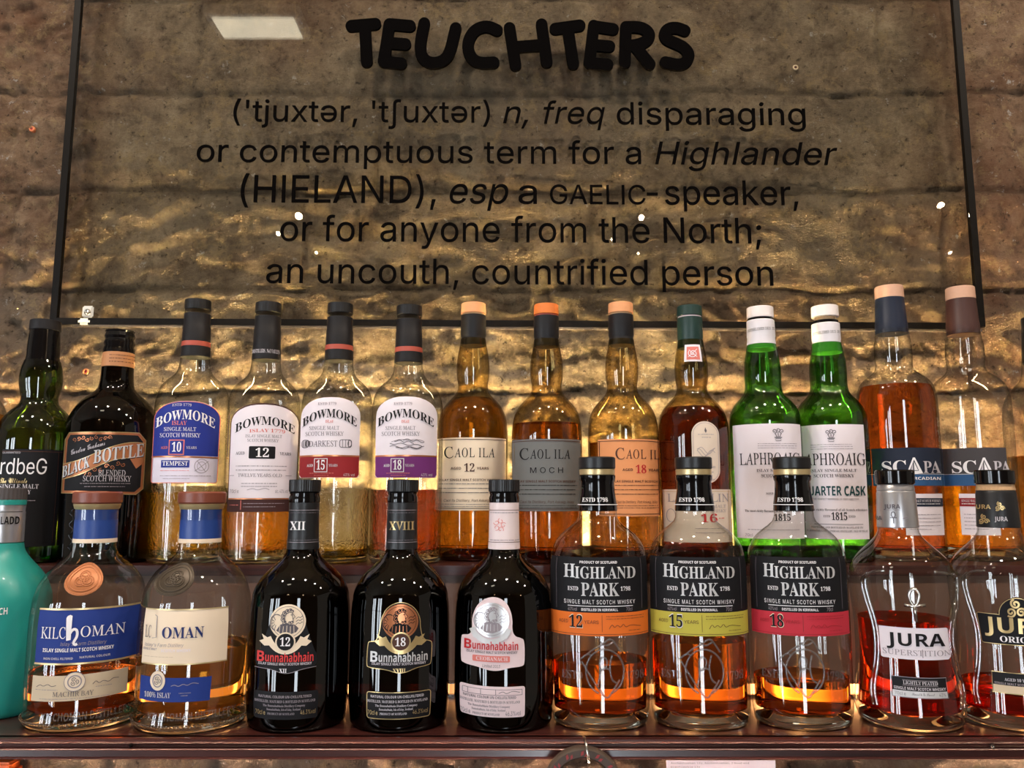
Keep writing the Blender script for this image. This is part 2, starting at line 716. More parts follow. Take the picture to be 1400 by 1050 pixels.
def dome(u1, vshoulder, u2, v2, rise, n=16, rb=0, shoulder_pow=2.4):
    """A label with an arched top (and optional rounded bottom corners)."""
    o = []
    uc, hw = (u1 + u2) / 2, (u2 - u1) / 2
    for k in range(n + 1):
        a = math.pi - math.pi * k / n
        o.append((uc + hw * math.copysign(abs(math.cos(a)) ** 0.8, math.cos(a)), vshoulder - rise * math.sin(a) ** 0.9))
    if rb:
        for k in range(4):
            a = math.radians(90 * k / 3)
            o.append((u2 - rb + rb * math.cos(a), v2 - rb + rb * math.sin(a)))
        for k in range(4):
            a = math.radians(90 + 90 * k / 3)
            o.append((u1 + rb + rb * math.cos(a), v2 - rb + rb * math.sin(a)))
    else:
        o += [(u2, v2), (u1, v2)]
    return o


def stroke(path, wd, closed=False):
    """Quads along a path, as a list of polygons."""
    pts = list(path)
    n = len(pts)
    L, R = [], []
    for i, p in enumerate(pts):
        a = pts[i - 1] if (i or closed) else p
        b = pts[(i + 1) % n] if (i < n - 1 or closed) else p
        tx, ty = b[0] - a[0], b[1] - a[1]
        l = math.hypot(tx, ty) or 1
        nx, ny = -ty / l * wd / 2, tx / l * wd / 2
        L.append((p[0] + nx, p[1] + ny))
        R.append((p[0] - nx, p[1] - ny))
    o = []
    for i in range(n if closed else n - 1):
        j = (i + 1) % n
        o.append([L[i], L[j], R[j], R[i]])
    return o


def spiral(cu, cv, r, a0, turns, n=18, grow=0.12):
    o = []
    for k in range(n + 1):
        f = k / n
        a = math.radians(a0) + turns * 2 * math.pi * f
        rr = r * (grow + (1 - grow) * f)
        o.append((cu + rr * math.cos(a), cv + rr * math.sin(a)))
    return o


def smooth_path(pts, it=2):
    for _ in range(it):
        if len(pts) < 3:
            return pts
        q = [pts[0]]
        for a, b in zip(pts, pts[1:]):
            q += [(a[0] * .75 + b[0] * .25, a[1] * .75 + b[1] * .25), (a[0] * .25 + b[0] * .75, a[1] * .25 + b[1] * .75)]
        pts = q + [pts[-1]]
    return pts


def round_corners(pts, it=2):
    for _ in range(it):
        q = []
        for a, b in zip(pts, pts[1:] + pts[:1]):
            q += [(a[0] * .75 + b[0] * .25, a[1] * .75 + b[1] * .25), (a[0] * .25 + b[0] * .75, a[1] * .25 + b[1] * .75)]
        pts = q
    return pts


class Surface:
    """Collects flat shapes laid out in pixels and wraps them on a bottle."""

    def __init__(self, bottle, name, vref, parent=None, step=None):
        self.b, self.name, self.vref = bottle, name, vref
        self.parent = parent or bottle.root
        self.base = [bmesh.new(), []]
        self.ink = [bmesh.new(), []]
        self.step = step or max(3.0, bottle.hw_at(vref) / 7.0)
        self.nlayer = 0

    def _add(self, store, pts, faces, mat, layer, tri):
        bm, mats = store
        if mat not in mats:
            mats.append(mat)
        mi = mats.index(mat)
        t = bmesh.new()
        vs = [t.verts.new((x, y, 0)) for x, y in pts]
        for f in faces:
            try:
                t.faces.new([vs[i] for i in f])
            except ValueError:
                pass
        if tri:
            bmesh.ops.triangulate(t, faces=t.faces[:])
        us = [p[0] for p in pts]
        vv = [p[1] for p in pts]
        k = math.floor(min(us) / self.step) + 1
        while k * self.step < max(us):
            bmesh.ops.bisect_plane(t, geom=t.verts[:] + t.edges[:] + t.faces[:], plane_co=(k * self.step, 0, 0), plane_no=(1, 0, 0))
            k += 1
        za, zb = self.b.z_of(max(vv)), self.b.z_of(min(vv))
        bulge = max(abs(self.b._rf(za + (zb - za) * f) - self.b._rf(za) * (1 - f) - self.b._rf(zb) * f) for f in (0.25, 0.5, 0.75))
        if self.b.curvy or bulge > 0.00008:
            s = 5.0
            k = math.floor(min(vv) / s) + 1
            while k * s < max(vv):
                bmesh.ops.bisect_plane(t, geom=t.verts[:] + t.edges[:] + t.faces[:], plane_co=(0, k * s, 0), plane_no=(0, 1, 0))
                k += 1
        off = 0.0005 + layer * 0.00022
        for v in t.verts:
            v.co = self.b.wrap(v.co.x, v.co.y, self.vref, off)
        vm = {v: bm.verts.new(v.co) for v in t.verts}
        for f in t.faces:
            try:
                nf = bm.faces.new([vm[v] for v in f.verts])
            except ValueError:
                continue
            nf.material_index = mi
            nf.smooth = True
            nf.normal_update()
            c = nf.calc_center_median()
            if nf.normal.x * c.x + nf.normal.y * c.y < 0:
                nf.normal_flip()
        t.free()

    def poly(self, pts, mat, layer=0):
        self._add(self.base, pts, [tuple(range(len(pts)))], mat, layer, True)

    def mark(self, pts, mat, layer=2):
        self._add(self.ink, pts, [tuple(range(len(pts)))], mat, layer, True)

    def line(self, path, wd, mat, closed=False, layer=2):
        if not closed and 5 <= len(path) <= 12:
            path = smooth_path(path, 2)
        for q in stroke(path, wd, closed):
            self._add(self.ink, q, [(0, 1, 2, 3)], mat, layer, True)

    def outline(self, pts, wd, mat, layer=2):
        self.line(pts, wd, mat, True, layer)

    def text(self, style, s, u1, u2, vt, vb, mat='ink_black', layer=2, **kw):
        pts, fs = fit_text(style, s, u1, u2, vt, vb, **kw)
        if pts:
            self._add(self.ink, pts, fs, mat, layer, False)

    def micro(self, u1, u2, v, h, mat='ink_mid', layer=2):
        """A line of print too small to read: word-length marks."""
        u = u1
        while u < u2 - 1:
            l = min(random.choice((1.0, 1.6, 2.2, 3.0, 3.8)), u2 - u)
            self.mark(rect(u, v, u + l, v + h * 0.62), mat, layer)
            u += l + random.choice((0.5, 0.6, 1.1))

    def done(self, ink_name='lettering', label=None):
        o = None
        if self.base[1]:
            o = from_bm(self.name, self.base[0], self.base[1], self.parent)
            if label:
                o['label'] = label
        if self.ink[1]:
            from_bm(ink_name, self.ink[0], self.ink[1], o or self.parent)
        return o


def hermite(xs, ys):
    """Monotone cubic interpolation."""
    n = len(xs)
    d = [(ys[i + 1] - ys[i]) / (xs[i + 1] - xs[i]) for i in range(n - 1)]
    m = [d[0]] + [0 if d[i - 1] * d[i] <= 0 else 2 * d[i - 1] * d[i] / (d[i - 1] + d[i]) for i in range(1, n - 1)] + [d[-1]]

    def f(x):
        if x <= xs[0]:
            return ys[0]
        if x >= xs[-1]:
            return ys[-1]
        lo = 0
        while xs[lo + 1] < x:
            lo += 1
        h = xs[lo + 1] - xs[lo]
        t = (x - xs[lo]) / h
        t2, t3 = t * t, t * t * t
        return (ys[lo] * (2 * t3 - 3 * t2 + 1) + m[lo] * h * (t3 - 2 * t2 + t) + ys[lo + 1] * (-2 * t3 + 3 * t2) + m[lo + 1] * h * (t3 - t2))
    return f


class Bottle:
    def __init__(self, label, u, v, prof, row, glass, dy=0.0, ky=1.0, liquid=None, level=None, base='thick_glass', curvy=False, wall=0.0022, group=None):
        """u, v: a pixel on the axis; prof: (v, half width) down the glass silhouette."""
        self.Y = (Y_FRONT if row == 'front' else Y_BACK) + dy
        self.z0 = Z_FRONT if row == 'front' else Z_BACK
        self.x = P(u, v, self.Y).x
        self.ky, self.curvy = ky, curvy
        self.root = thing('whisky_bottle', label, 'bottle', (self.x, self.Y, self.z0), group or ('bottles on the lower shelf' if row == 'front' else 'bottles on the upper shelf'))
        zs, rs = [], []
        for vv, hw in reversed(prof):
            z = P(u, vv, self.Y).z - self.z0
            if z < 0.0065:
                continue
            zs.append(z)
            rs.append(hw * px2m(vv, self.Y))
        rb = prof[-1][1] * px2m(prof[-1][0], self.Y)
        zs = [0.005] + zs
        rs = [rb] + rs
        self._rf = hermite(zs, rs)
        self.ztop = zs[-1]
        n = max(24, int(self.ztop / 0.004))
        pts = [(rb - 0.0042, 0.0), (rb - 0.0018, 0.0009), (rb - 0.0004, 0.0028)]
        pts += [(self._rf(0.005 + (self.ztop - 0.005) * k / n), 0.005 + (self.ztop - 0.005) * k / n) for k in range(n + 1)]
        from_bm('glass', lathe_bm(pts, 64, ky), glass, self.root, smooth=True, angle=50)
        zb = 0.0085
        if base:
            bp = [(rb - 0.005, 0.0006), (rb - 0.0026, 0.0014), (rb - 0.0012, 0.0034), (rb - 0.0010, 0.0066), (rb - 0.004, 0.0078)]
            nb = 8
            for k in range(nb):
                f = 1 - (k + 1) / nb
                bp.append(((rb - 0.005) * f + 0.0004, 0.0080 + 0.006 * (1 - f * f)))
            from_bm('glass_base', lathe_bm(bp, 64, ky), base, self.root, smooth=True, angle=60)
            zb = 0.0145
        if liquid:
            zl = P(u, level, self.Y).z - self.z0
            n = max(10, int((zl - zb) / 0.005))
            lp = [(self._rf(zb + (zl - zb) * k / n) - wall, zb + (zl - zb) * k / n) for k in range(n + 1)]
            lp = [(lp[0][0] * 0.94, zb - 0.0)] + [(r, z + (0.0008 if i == 0 else 0)) for i, (r, z) in enumerate(lp)]
            from_bm('whisky', lathe_bm(lp, 64, ky), liquid, self.root, smooth=True, angle=40)

    def rad(self, z):
        return self._rf(z)

    def z_of(self, v):
        z = P(700, v, self.Y).z - self.z0
        for _ in range(3):
            z = P(700, v, self.Y - self.ky * self._rf(z)).z - self.z0
        return z

    def hw_at(self, v):
        return self._rf(P(700, v, self.Y).z - self.z0) / px2m(v, self.Y)

    def theta(self, u, vref):
        """Angle round the bottle seen at pixel column u at the row vref."""
        r = self._rf(P(700, vref, self.Y).z - self.z0)
        a, b, _ = ray(u, vref)
        # ray (a t, b t); ellipse centred (x, Y)
        ox, oy = -self.x, -self.Y / self.ky
        dx, dy = a, b / self.ky
        A = dx * dx + dy * dy
        B = ox * dx + oy * dy
        D = B * B - A * (ox * ox + oy * oy - r * r)
        if D > 0:
            t = (-B - math.sqrt(D)) / A
        else:
            t = -B / A
        return math.atan2(ox + dx * t, -(oy + dy * t))

    def wrap(self, u, v, vref, off):
        key = (round(u, 3), vref)
        cache = self.__dict__.setdefault('_tc', {})
        if key not in cache:
            cache[key] = self.theta(u, vref)
        th = cache[key]
        z = self.z_of(v)
        r = self._rf(z) + off
        return Vector((r * math.sin(th), -self.ky * r * math.cos(th), z))

    def zf(self, v, hw):
        r = hw * px2m(v, self.Y)
        return P(700, v, self.Y - r).z - self.z0

    def ring(self, name, v1, v2, hw1, hw2, mat, bev=0.0006, mid=None, knurl=0.0, knurl_n=0, segs=56, parent=None, label=None, hollow=False):
        """A turned part from v1 (top) to v2 (bottom); mid: extra (v, hw) stations."""
        st = [(v1, hw1)] + list(mid or []) + [(v2, hw2)]
        pts = [(hw * px2m(v, self.Y), self.zf(v, hw)) for v, hw in reversed(st)]
        b, t = pts[0], pts[-1]
        pts = [(b[0] - bev, b[1]), (b[0], b[1] + bev)] + pts[1:-1] + [(t[0], t[1] - bev), (t[0] - bev, t[1])]
        if knurl_n:
            segs = knurl_n * 4
        o = from_bm(name, lathe_bm(pts, segs, 1.0, knurl, knurl_n), mat, parent or self.root, smooth=True, angle=35)
        if label:
            o['label'] = label
        return o

    def band(self, name, v1, v2, mat, parent=None, off=0.0006):
        """A printed or foil band right round the glass."""
        z1, z2 = self.z_of(v1), self.z_of(v2)
        n = 8
        pts = [(self._rf(z2 + (z1 - z2) * k / n) + off, z2 + (z1 - z2) * k / n) for k in range(n + 1)]
        return from_bm(name, lathe_bm(pts, 64, self.ky, closed_top=False, closed_bottom=False), mat, parent or self.root, smooth=True)

    def surf(self, name, vref, **kw):
        return Surface(self, name, vref, **kw)

    def relief(self, name, paths, vref, r, mat, off=0.0, parent=None):
        ps = []
        for path in paths:
            q = [self.wrap(u, v, vref, off) for u, v in path]
            ps.append(q)
        return from_bm(name, tube_bm(ps, r), mat, parent or self.root, smooth=True)


class FoilSurf:
    """Adapter: print on a neck foil given by two stations (v, half width)."""

    def __init__(self, b, st):
        self.b = b
        self.curvy = False
        self.root = b.root
        self.st = sorted(((b.zf(v, hw), hw * px2m(v, b.Y)) for v, hw in st))
        self._rf = hermite([z for z, _ in self.st], [r for _, r in self.st])
        self.Y, self.z0, self.x, self.ky = b.Y, b.z0, b.x, 1.0
        self._tc = {}
    z_of = Bottle.z_of
    hw_at = Bottle.hw_at
    theta = Bottle.theta
    wrap = Bottle.wrap


# ================================================================== THE SETTING
def structure(o):
    o['kind'] = 'structure'
    return o


FLOOR_Z, CEIL_Z = 0.0, 3.1
REAR_Y = -1.8
structure(from_bm('floor', box_bm(-5.2, 3.2, REAR_Y - 0.1, 1.2, -0.05, 0.0), 'floor_boards'))
structure(from_bm('ceiling', box_bm(-5.2, 3.2, REAR_Y - 0.1, 1.2, CEIL_Z, CEIL_Z + 0.05), 'ceiling_paint'))

# wall behind the viewer with its windows
WIN = [(-4.75, -3.45), (-2.95, -2.05), (0.02, 0.42)]
WZ0, WZ1 = 0.45, 2.25
bm = bmesh.new()
xs = [-5.2] + [x for a in WIN for x in a] + [3.2]
for a, b in zip(xs[::2], xs[1::2]):
    box_bm(a, b, REAR_Y - 0.1, REAR_Y, 0, CEIL_Z, bm=bm)
for a, b in WIN:
    box_bm(a, b, REAR_Y - 0.1, REAR_Y, 0, WZ0, bm=bm)
    box_bm(a, b, REAR_Y - 0.1, REAR_Y, WZ1, CEIL_Z, bm=bm)
structure(from_bm('wall_rear', bm, 'plaster'))
for k, (a, b) in enumerate(WIN):
    bm = bmesh.new()
    wd = 0.05
    box_bm(a, a + wd, REAR_Y - 0.06, REAR_Y + 0.02, WZ0, WZ1, bm=bm)
    box_bm(b - wd, b, REAR_Y - 0.06, REAR_Y + 0.02, WZ0, WZ1, bm=bm)
    box_bm(a, b, REAR_Y - 0.06, REAR_Y + 0.02, WZ0, WZ0 + wd, bm=bm)
    box_bm(a, b, REAR_Y - 0.06, REAR_Y + 0.02, WZ1 - wd, WZ1, bm=bm)
    if b - a > 0.8:
        m = (a + b) / 2
        box_bm(m - 0.05, m + 0.05, REAR_Y - 0.06, REAR_Y + 0.02, WZ0, WZ1, bm=bm)
    box_bm(a, b, REAR_Y - 0.06, REAR_Y + 0.01, 1.5, 1.54, bm=bm)
    f = structure(from_bm('window_%d' % (k + 1), bm, 'window_paint'))
    from_bm('pane', box_bm(a + wd, b - wd, REAR_Y - 0.05, REAR_Y - 0.04, WZ0 + wd, WZ1 - wd), 'daylight_pane', f)

# stone wall: courses of rough ashlar, relief in real geometry
J = [P(700, v, Y_WALL).z for v in (127, 262, 397, 535)]
step = J[0] - J[1]
COURSES = [J[3] - step * k for k in (2, 1)] + [J[3], J[2], J[1], J[0]] + [J[0] + step * (k + 1) for k in range(12)]
rj = random.Random(3)
VERT = []
for k in range(len(COURSES) + 1):
    x = -1.9 + rj.uniform(0, 0.3)
    row = []
    while x < 1.9:
        row.append(x)
        x += rj.uniform(0.26, 0.52)
    VERT.append(row)
VERT[5] = [-1.5, -1.05, P(272, 200, Y_WALL).x, P(520, 200, Y_WALL).x, P(935, 200, Y_WALL).x, P(1330, 200, Y_WALL).x, 1.1, 1.5]
VERT[6] = [-1.4, -0.95, P(268, 60, Y_WALL).x, P(640, 60, Y_WALL).x, P(1205, 60, Y_WALL).x, 0.95, 1.4]


def relief(x, z):
    """Height of the stone face (m, towards the viewer) and closeness to a joint."""
    zw = z + 0.006 * noise.noise(Vector((x * 5, z * 3, 2.2))) + 0.003 * noise.noise(Vector((x * 22, z * 9, 7)))
    k = 0
    dz = 9
    for i, c in enumerate(COURSES):
        dz = min(dz, abs(zw - c))
        if zw > c:
            k = i + 1
    xw = x + 0.010 * noise.noise(Vector((x * 4, z * 9, 5)))
    dx = 9
    col = 0
    for i, c in enumerate(VERT[k]):
        dx = min(dx, abs(xw - c))
        if xw > c:
            col = i + 1
    vary = 0.5 + 0.5 * noise.noise(Vector((x * 6, z * 6, 9)))
    jt = max(math.exp(-(dz / 0.0042) ** 2) * (0.35 + 0.65 * vary), math.exp(-(dx / 0.005) ** 2) * (0.2 + 0.55 * vary))
    blk = noise.noise(Vector((k * 3.7, col * 5.1, 0.5)))
    p = Vector((x, z, blk * 3))
    h = 0.007 * noise.fractal(p * 8, 0.9, 2.1, 4) + 0.0042 * noise.fractal(p * 34, 0.75, 2.1, 5)
    h += 0.0050 * noise.ridged_multi_fractal(Vector((x * 20 + z * 6, z * 26 - x * 5, blk)), 0.8, 2.1, 5, 0.9, 2.0) - 0.004
    rough = 1.0 if z < J[2] else 0.62
    # left of the sign the stone is deeply tooled
    if x < -0.6:
        rough = 1.7
    h = h * rough + 0.003 * blk - 0.008 * jt
    return max(-0.022, min(0.016, h)), jt, blk


def stone_grid(name, x0, x1, z0, z1, Y, st):
    nx, nz = int((x1 - x0) / st), int((z1 - z0) / st)
    vs, fs, jt, ru = [], [], [], []
    for j in range(nz + 1):
        z = z0 + (z1 - z0) * j / nz
        for i in range(nx + 1):
            x = x0 + (x1 - x0) * i / nx
            h, t, blk = relief(x, z)
            # the stones beyond both ends of the sign are iron-red
            e = abs(x - 0.01) - 0.60 + 0.05 * noise.noise(Vector((x * 9, z * 9, 1)))
            ru.append(max(0.0, min(1.0, 0.5 + e * 18)) if Y > 1 else max(0.0, min(1, 0.5 + blk)))
            vs.append((x, Y - h, z))
            jt.append(t)
    for j in range(nz):
        for i in range(nx):
            a = j * (nx + 1) + i
            fs.append((a, a + 1, a + nx + 2, a + nx + 1))
    me = bpy.data.meshes.new(name)
    me.from_pydata(vs, [], fs)
    at = me.attributes.new('joint', 'FLOAT', 'POINT')
    at.data.foreach_set('value', jt)
    at = me.attributes.new('rust', 'FLOAT', 'POINT')
    at.data.foreach_set('value', ru)
    me.materials.append(MATS['sandstone'])
    for p in me.polygons:
        p.use_smooth = True
    return structure(link(name, me))


stone_grid('wall_back', -1.3, 1.3, Z_BACK - 0.03, CEIL_Z, Y_WALL, 0.0037)
stone_grid('wall_below', -0.9, 0.9, Z_FRONT - 0.25, Z_FRONT - 0.0165, 0.765, 0.004)

# ------------------------------------------------------------------ shelves
SX = 0.92
t = thing('wooden_shelf', 'dark mahogany shelf with moulded front edge carrying the lower row of bottles', 'shelf', (0, Y_EDGE, Z_FRONT))
from_bm('board', box_bm(-SX, SX, 0.006, Y_RISER - Y_EDGE + 0.14, -0.012, 0.0), 'mahogany', t)
prof = [(0.010, 0.0), (0.003, 0.0), (0.0006, -0.0008), (0.0, -0.0025), (0.0008, -0.0042), (0.0035, -0.0052), (0.0046, -0.0066), (0.0040, -0.0078),
        (0.0016, -0.0082), (0.0008, -0.0090), (0.0016, -0.0100), (0.0034, -0.0106), (0.0030, -0.0158), (0.0014, -0.0164), (0.0016, -0.0176), (0.010, -0.0180)]
bm = bmesh.new()
ring = [[bm.verts.new((x, y, z)) for y, z in prof] for x in (-SX, SX)]
for k in range(len(prof) - 1):
    bm.faces.new((ring[0][k], ring[0][k + 1], ring[1][k + 1], ring[1][k]))
bm.faces.new(ring[0])
bm.faces.new(list(reversed(ring[1])))
bmesh.ops.recalc_face_normals(bm, faces=bm.faces[:])
from_bm('moulding', bm, 'mahogany', t, smooth=True, angle=40)
# bright stud on the right, dark screw hole on the left
for (u, v, mat, nm, r) in ((1358, 1021, 'bright_metal', 'stud', 0.0022), (178, 1020, 'gloss_black', 'screw', 0.0016)):
    p = P(u, v, Y_EDGE)
    o = from_bm(nm, lathe_bm([(r, 0), (r, 0.0012), (r * 0.75, 0.0022), (r * 0.42, 0.0022), (r * 0.36, 0.0014)], 20), mat, t, smooth=True, angle=40)
    o.rotation_euler = (math.pi / 2, 0, 0)
    o.location = (p.x, 0.0022, p.z - Z_FRONT)

t = thing('wooden_shelf', 'raised dark wooden step shelf against the stone wall carrying the upper row of bottles', 'shelf', (0, Y_RISER, Z_FRONT))
H = Z_BACK - Z_FRONT
from_bm('board', box_bm(-SX, SX, -0.004, 1.076 - Y_RISER, H - 0.011, H, 0.0012), 'mahogany', t)
from_bm('riser', box_bm(-SX, SX, 0.0, 0.014, 0.0, H - 0.011), 'riser_wood', t)

# warm light strips tucked behind each row
t = thing('light_strip', 'warm glowing light strip lying on the upper shelf behind the bottles', 'light strip', (0, 1.050, Z_BACK))
bm = box_bm(-0.80, 0.80, -0.005, 0.010, 0.0, 0.002)
box_bm(-0.80, 0.80, -0.005, -0.0035, 0.002, 0.012, bm=bm)  # front lip added to keep the glowing diffuser out of direct view
from_bm('channel', bm, 'bright_metal', t)
from_bm('diffuser', box_bm(-0.80, 0.80, -0.0035, 0.006, 0.002, 0.009, 0.0015), 'warm_led', t)
t = thing('light_strip', 'warm glowing light strip at the foot of the step behind the lower row of bottles', 'light strip', (0, Y_RISER - 0.007, Z_FRONT))
bm = box_bm(-0.80, 0.80, -0.006, 0.0068, 0.0, 0.003)
box_bm(-0.80, 0.80, -0.0055, 0.0068, 0.0135, 0.0145, bm=bm)  # hood added so the strip shines forward and leaves the riser dark
box_bm(-0.80, 0.80, 0.0058, 0.0068, 0.003, 0.0135, bm=bm)
from_bm('channel', bm, 'bright_metal', t)
from_bm('diffuser', box_bm(-0.80, 0.80, -0.004, 0.0056, 0.0032, 0.0132, 0.0015), 'warm_led_low', t)


# ------------------------------------------------------------------ lamps of the room (seen mirrored in the sign and the bottles)
def mirrored(u, v, Yb=None, Zb=None):
    p = P(u, v, Y_SIGN)
    a, b, c = ray(u, v)
    tt = (Y_SIGN - Yb) / b if Yb is not None else (Zb - p.z) / c
    return Vector((p.x + a * tt, p.y - b * tt, p.z + c * tt))


q = [mirrored(u, v, Zb=CEIL_Z - 0.03) for u, v in ((300, 23), (401, 23), (409, 49), (306, 49))]
x0, x1 = min(p.x for p in q), max(p.x for p in q)
y0, y1 = min(p.y for p in q), max(p.y for p in q)
t = thing('ceiling_light', 'long bright ceiling light panel mirrored at the top left of the glass sign', 'ceiling light', ((x0 + x1) / 2, (y0 + y1) / 2, CEIL_Z))
hx, hy = (x1 - x0) / 2, (y1 - y0) / 2
from_bm('housing', box_bm(-hx - 0.02, hx + 0.02, -hy - 0.02, hy + 0.02, -0.03, 0.0), 'white_plastic', t)
from_bm('diffuser', box_bm(-hx, hx, -hy, hy, -0.036, -0.03), 'ceiling_glow', t)
for k, (u, v, rp, yb) in enumerate(((408, 295, 7, -1.4), (380, 319, 4, -1.5), (432, 345, 2.4, -1.6), (877, 297, 5.5, -1.4), (838, 327, 3.6, -1.5),
                                    (873, 346, 2, -1.6), (1287, 280, 6, -1.2), (1330, 293, 8, -1.3), (1300, 345, 2.4, -1.5))):
    p = mirrored(u, v, Yb=yb)
    r = rp * (Y_SIGN * 2 - yb - Y_SIGN) / FPX
    t = thing('pendant_lamp', 'small bare pendant bulb hanging from the ceiling behind the viewer', 'lamp', (p.x, p.y, CEIL_Z), 'pendant bulbs behind the viewer')
    d = p.z - CEIL_Z
    from_bm('bulb', lathe_bm([(r * math.sin(math.pi * i / 12) + 0.0002, d - r * math.cos(math.pi * i / 12)) for i in range(13)], 20), 'bulb_glow', t, smooth=True)
    from_bm('socket', lathe_bm([(0.012, d + r * 0.9), (0.014, d + r + 0.04), (0.006, d + r + 0.05)], 16), 'gloss_black', t, smooth=True, angle=40)
    from_bm('cord', lathe_bm([(0.003, d + r + 0.05), (0.003, 0.0)], 8), 'gloss_black', t)

# warm ceiling lamps, unseen, added in a row to brighten wall and labels
for k, x in enumerate((-1.25, -0.55, 0.15, 0.85, 1.55)):
    t = thing('added_downlight', 'unseen warm lamp added in the ceiling to brighten the wall and labels', 'ceiling light', (x, DOWN_Y, CEIL_Z), 'lamps added in the ceiling')
    from_bm('trim_ring', lathe_bm([(0.062, -0.004), (0.066, -0.001), (0.066, 0.0)], 32), 'white_plastic', t, smooth=True, angle=40)
    ld = bpy.data.lights.new('lamp', 'AREA')
    ld.shape = 'DISK'
    ld.size = 0.09
    ld.energy = DOWN_POWER
    ld.color = (1.0, 0.85, 0.70)
    lo = bpy.data.objects.new('lamp', ld)
    C.objects.link(lo)
    lo.parent = t
    lo.location = (0, 0, -0.008)
    lo.rotation_euler = (math.radians(24), 0, 0)

# ------------------------------------------------------------------ the glass sign
TILT = -0.0055
XL, XR = P(68, 440, Y_SIGN).x, P(1347, 447, Y_SIGN).x
ZB = P(700, 443.5, Y_SIGN).z
ZT = ZB + 0.62
sign = thing('glass_sign', 'large glass wall sign with black lettering and dark edges above the bottles', 'sign', (0, Y_SIGN, ZB))


def tilted(o):
    for v in o.data.vertices:
        v.co.z += TILT * v.co.x
    return o


GT = 0.006
tilted(from_bm('glass_panel', box_bm(XL + 0.004, XR - 0.004, -0.0002, GT - 0.0006, 0.004, ZT - ZB), 'sign_glass', sign))
ew = 0.0092
tilted(from_bm('edge_strip', box_bm(XL, XL + ew, -0.001, GT, 0.0, ZT - ZB), 'sign_edge', sign))
tilted(from_bm('edge_strip', box_bm(XR - ew, XR, -0.001, GT, 0.0, ZT - ZB), 'sign_edge', sign))
tilted(from_bm('edge_strip', box_bm(XL + ew, XR - ew, -0.001, GT, -0.0035, 0.0055), 'sign_edge', sign))
o = tilted(from_bm('lower_rim', box_bm(XL + 0.03, XR - 0.004, 0.001, GT, -0.0062, -0.0035), 'embossed_glass', sign))


def sx(u, v):
    return P(u, v, Y_SIGN).x


def sz(v):
    return P(700, v, Y_SIGN).z - ZB


def sign_line(segs, depth=0.0022):
    for style, s, u1, u2, vt, vb in segs:
        vs, fs = text_mesh(style, s, 0.0, 4)
        xa, xb = min(x for x, _ in vs), max(x for x, _ in vs)
        vm = (vt + vb) / 2
        X1, X2 = sx(u1, vm), sx(u2, vm)
        k = (X2 - X1) / (xb - xa)
        zb = sz(vb)
        ky = (sz(vt) - zb) / cap_height('sans')
        # split the line into its words at the wide gaps (measured along the slant)
        sh = 0.2 if style == 'italic' else 0.0
        iv = sorted((min(vs[i][0] - sh * vs[i][1] for i in f), max(vs[i][0] - sh * vs[i][1] for i in f), f) for f in fs)
        words, end = [], None
        for p, q_, f in iv:
            if end is None or p > end + 0.15:
                words.append([])
                end = q_
            words[-1].append(f)
            end = max(end, q_)
        for wf in words:
            bm = bmesh.new()
            vv = {}
            for f in wf:
                for i in f:
                    if i not in vv:
                        vv[i] = bm.verts.new((X1 + (vs[i][0] - xa) * k, -0.0006, zb + vs[i][1] * ky))
                try:
                    bm.faces.new([vv[i] for i in f])
                except ValueError:
                    pass
            bmesh.ops.recalc_face_normals(bm, faces=bm.faces[:])
            r = bmesh.ops.extrude_face_region(bm, geom=bm.faces[:])
            for v in r['geom']:
                if isinstance(v, bmesh.types.BMVert):
                    v.co.y -= depth
            bmesh.ops.recalc_face_normals(bm, faces=bm.faces[:])
            tilted(from_bm('word', bm, 'sign_black', sign))


for seg in ([('sans', "('tjuxtər, 'tʃuxtər)", 320, 670, 139.5, 168.5), ('italic', 'n,', 688, 722, 139.5, 169), ('italic', 'freq', 743, 827, 139.5, 169.3), ('sans', 'disparaging', 843, 1100, 140, 169.8)]):
    sign_line([seg])
for seg in ([('sans', 'or contemptuous term for a', 270, 876, 193.5, 224), ('italic', 'Highlander', 895, 1144, 193.5, 224)]):
    sign_line([seg])
for seg in ([('sans', '(HIELAND),', 330, 596, 242, 279), ('italic', 'esp', 615, 695, 244, 279), ('sans', 'a', 709, 734, 246, 279), ('sans', 'GAELIC', 752, 882, 253, 279), ('sans', '-speaker,', 884, 1090, 246, 279)]):
    sign_line([seg])
for seg in ([('sans', 'or for anyone from the North;', 384, 1040, 297, 331.5)]):
    sign_line([seg])
for seg in ([('sans', 'an uncouth, countrified person', 365, 1056, 355, 389)]):
    sign_line([seg])

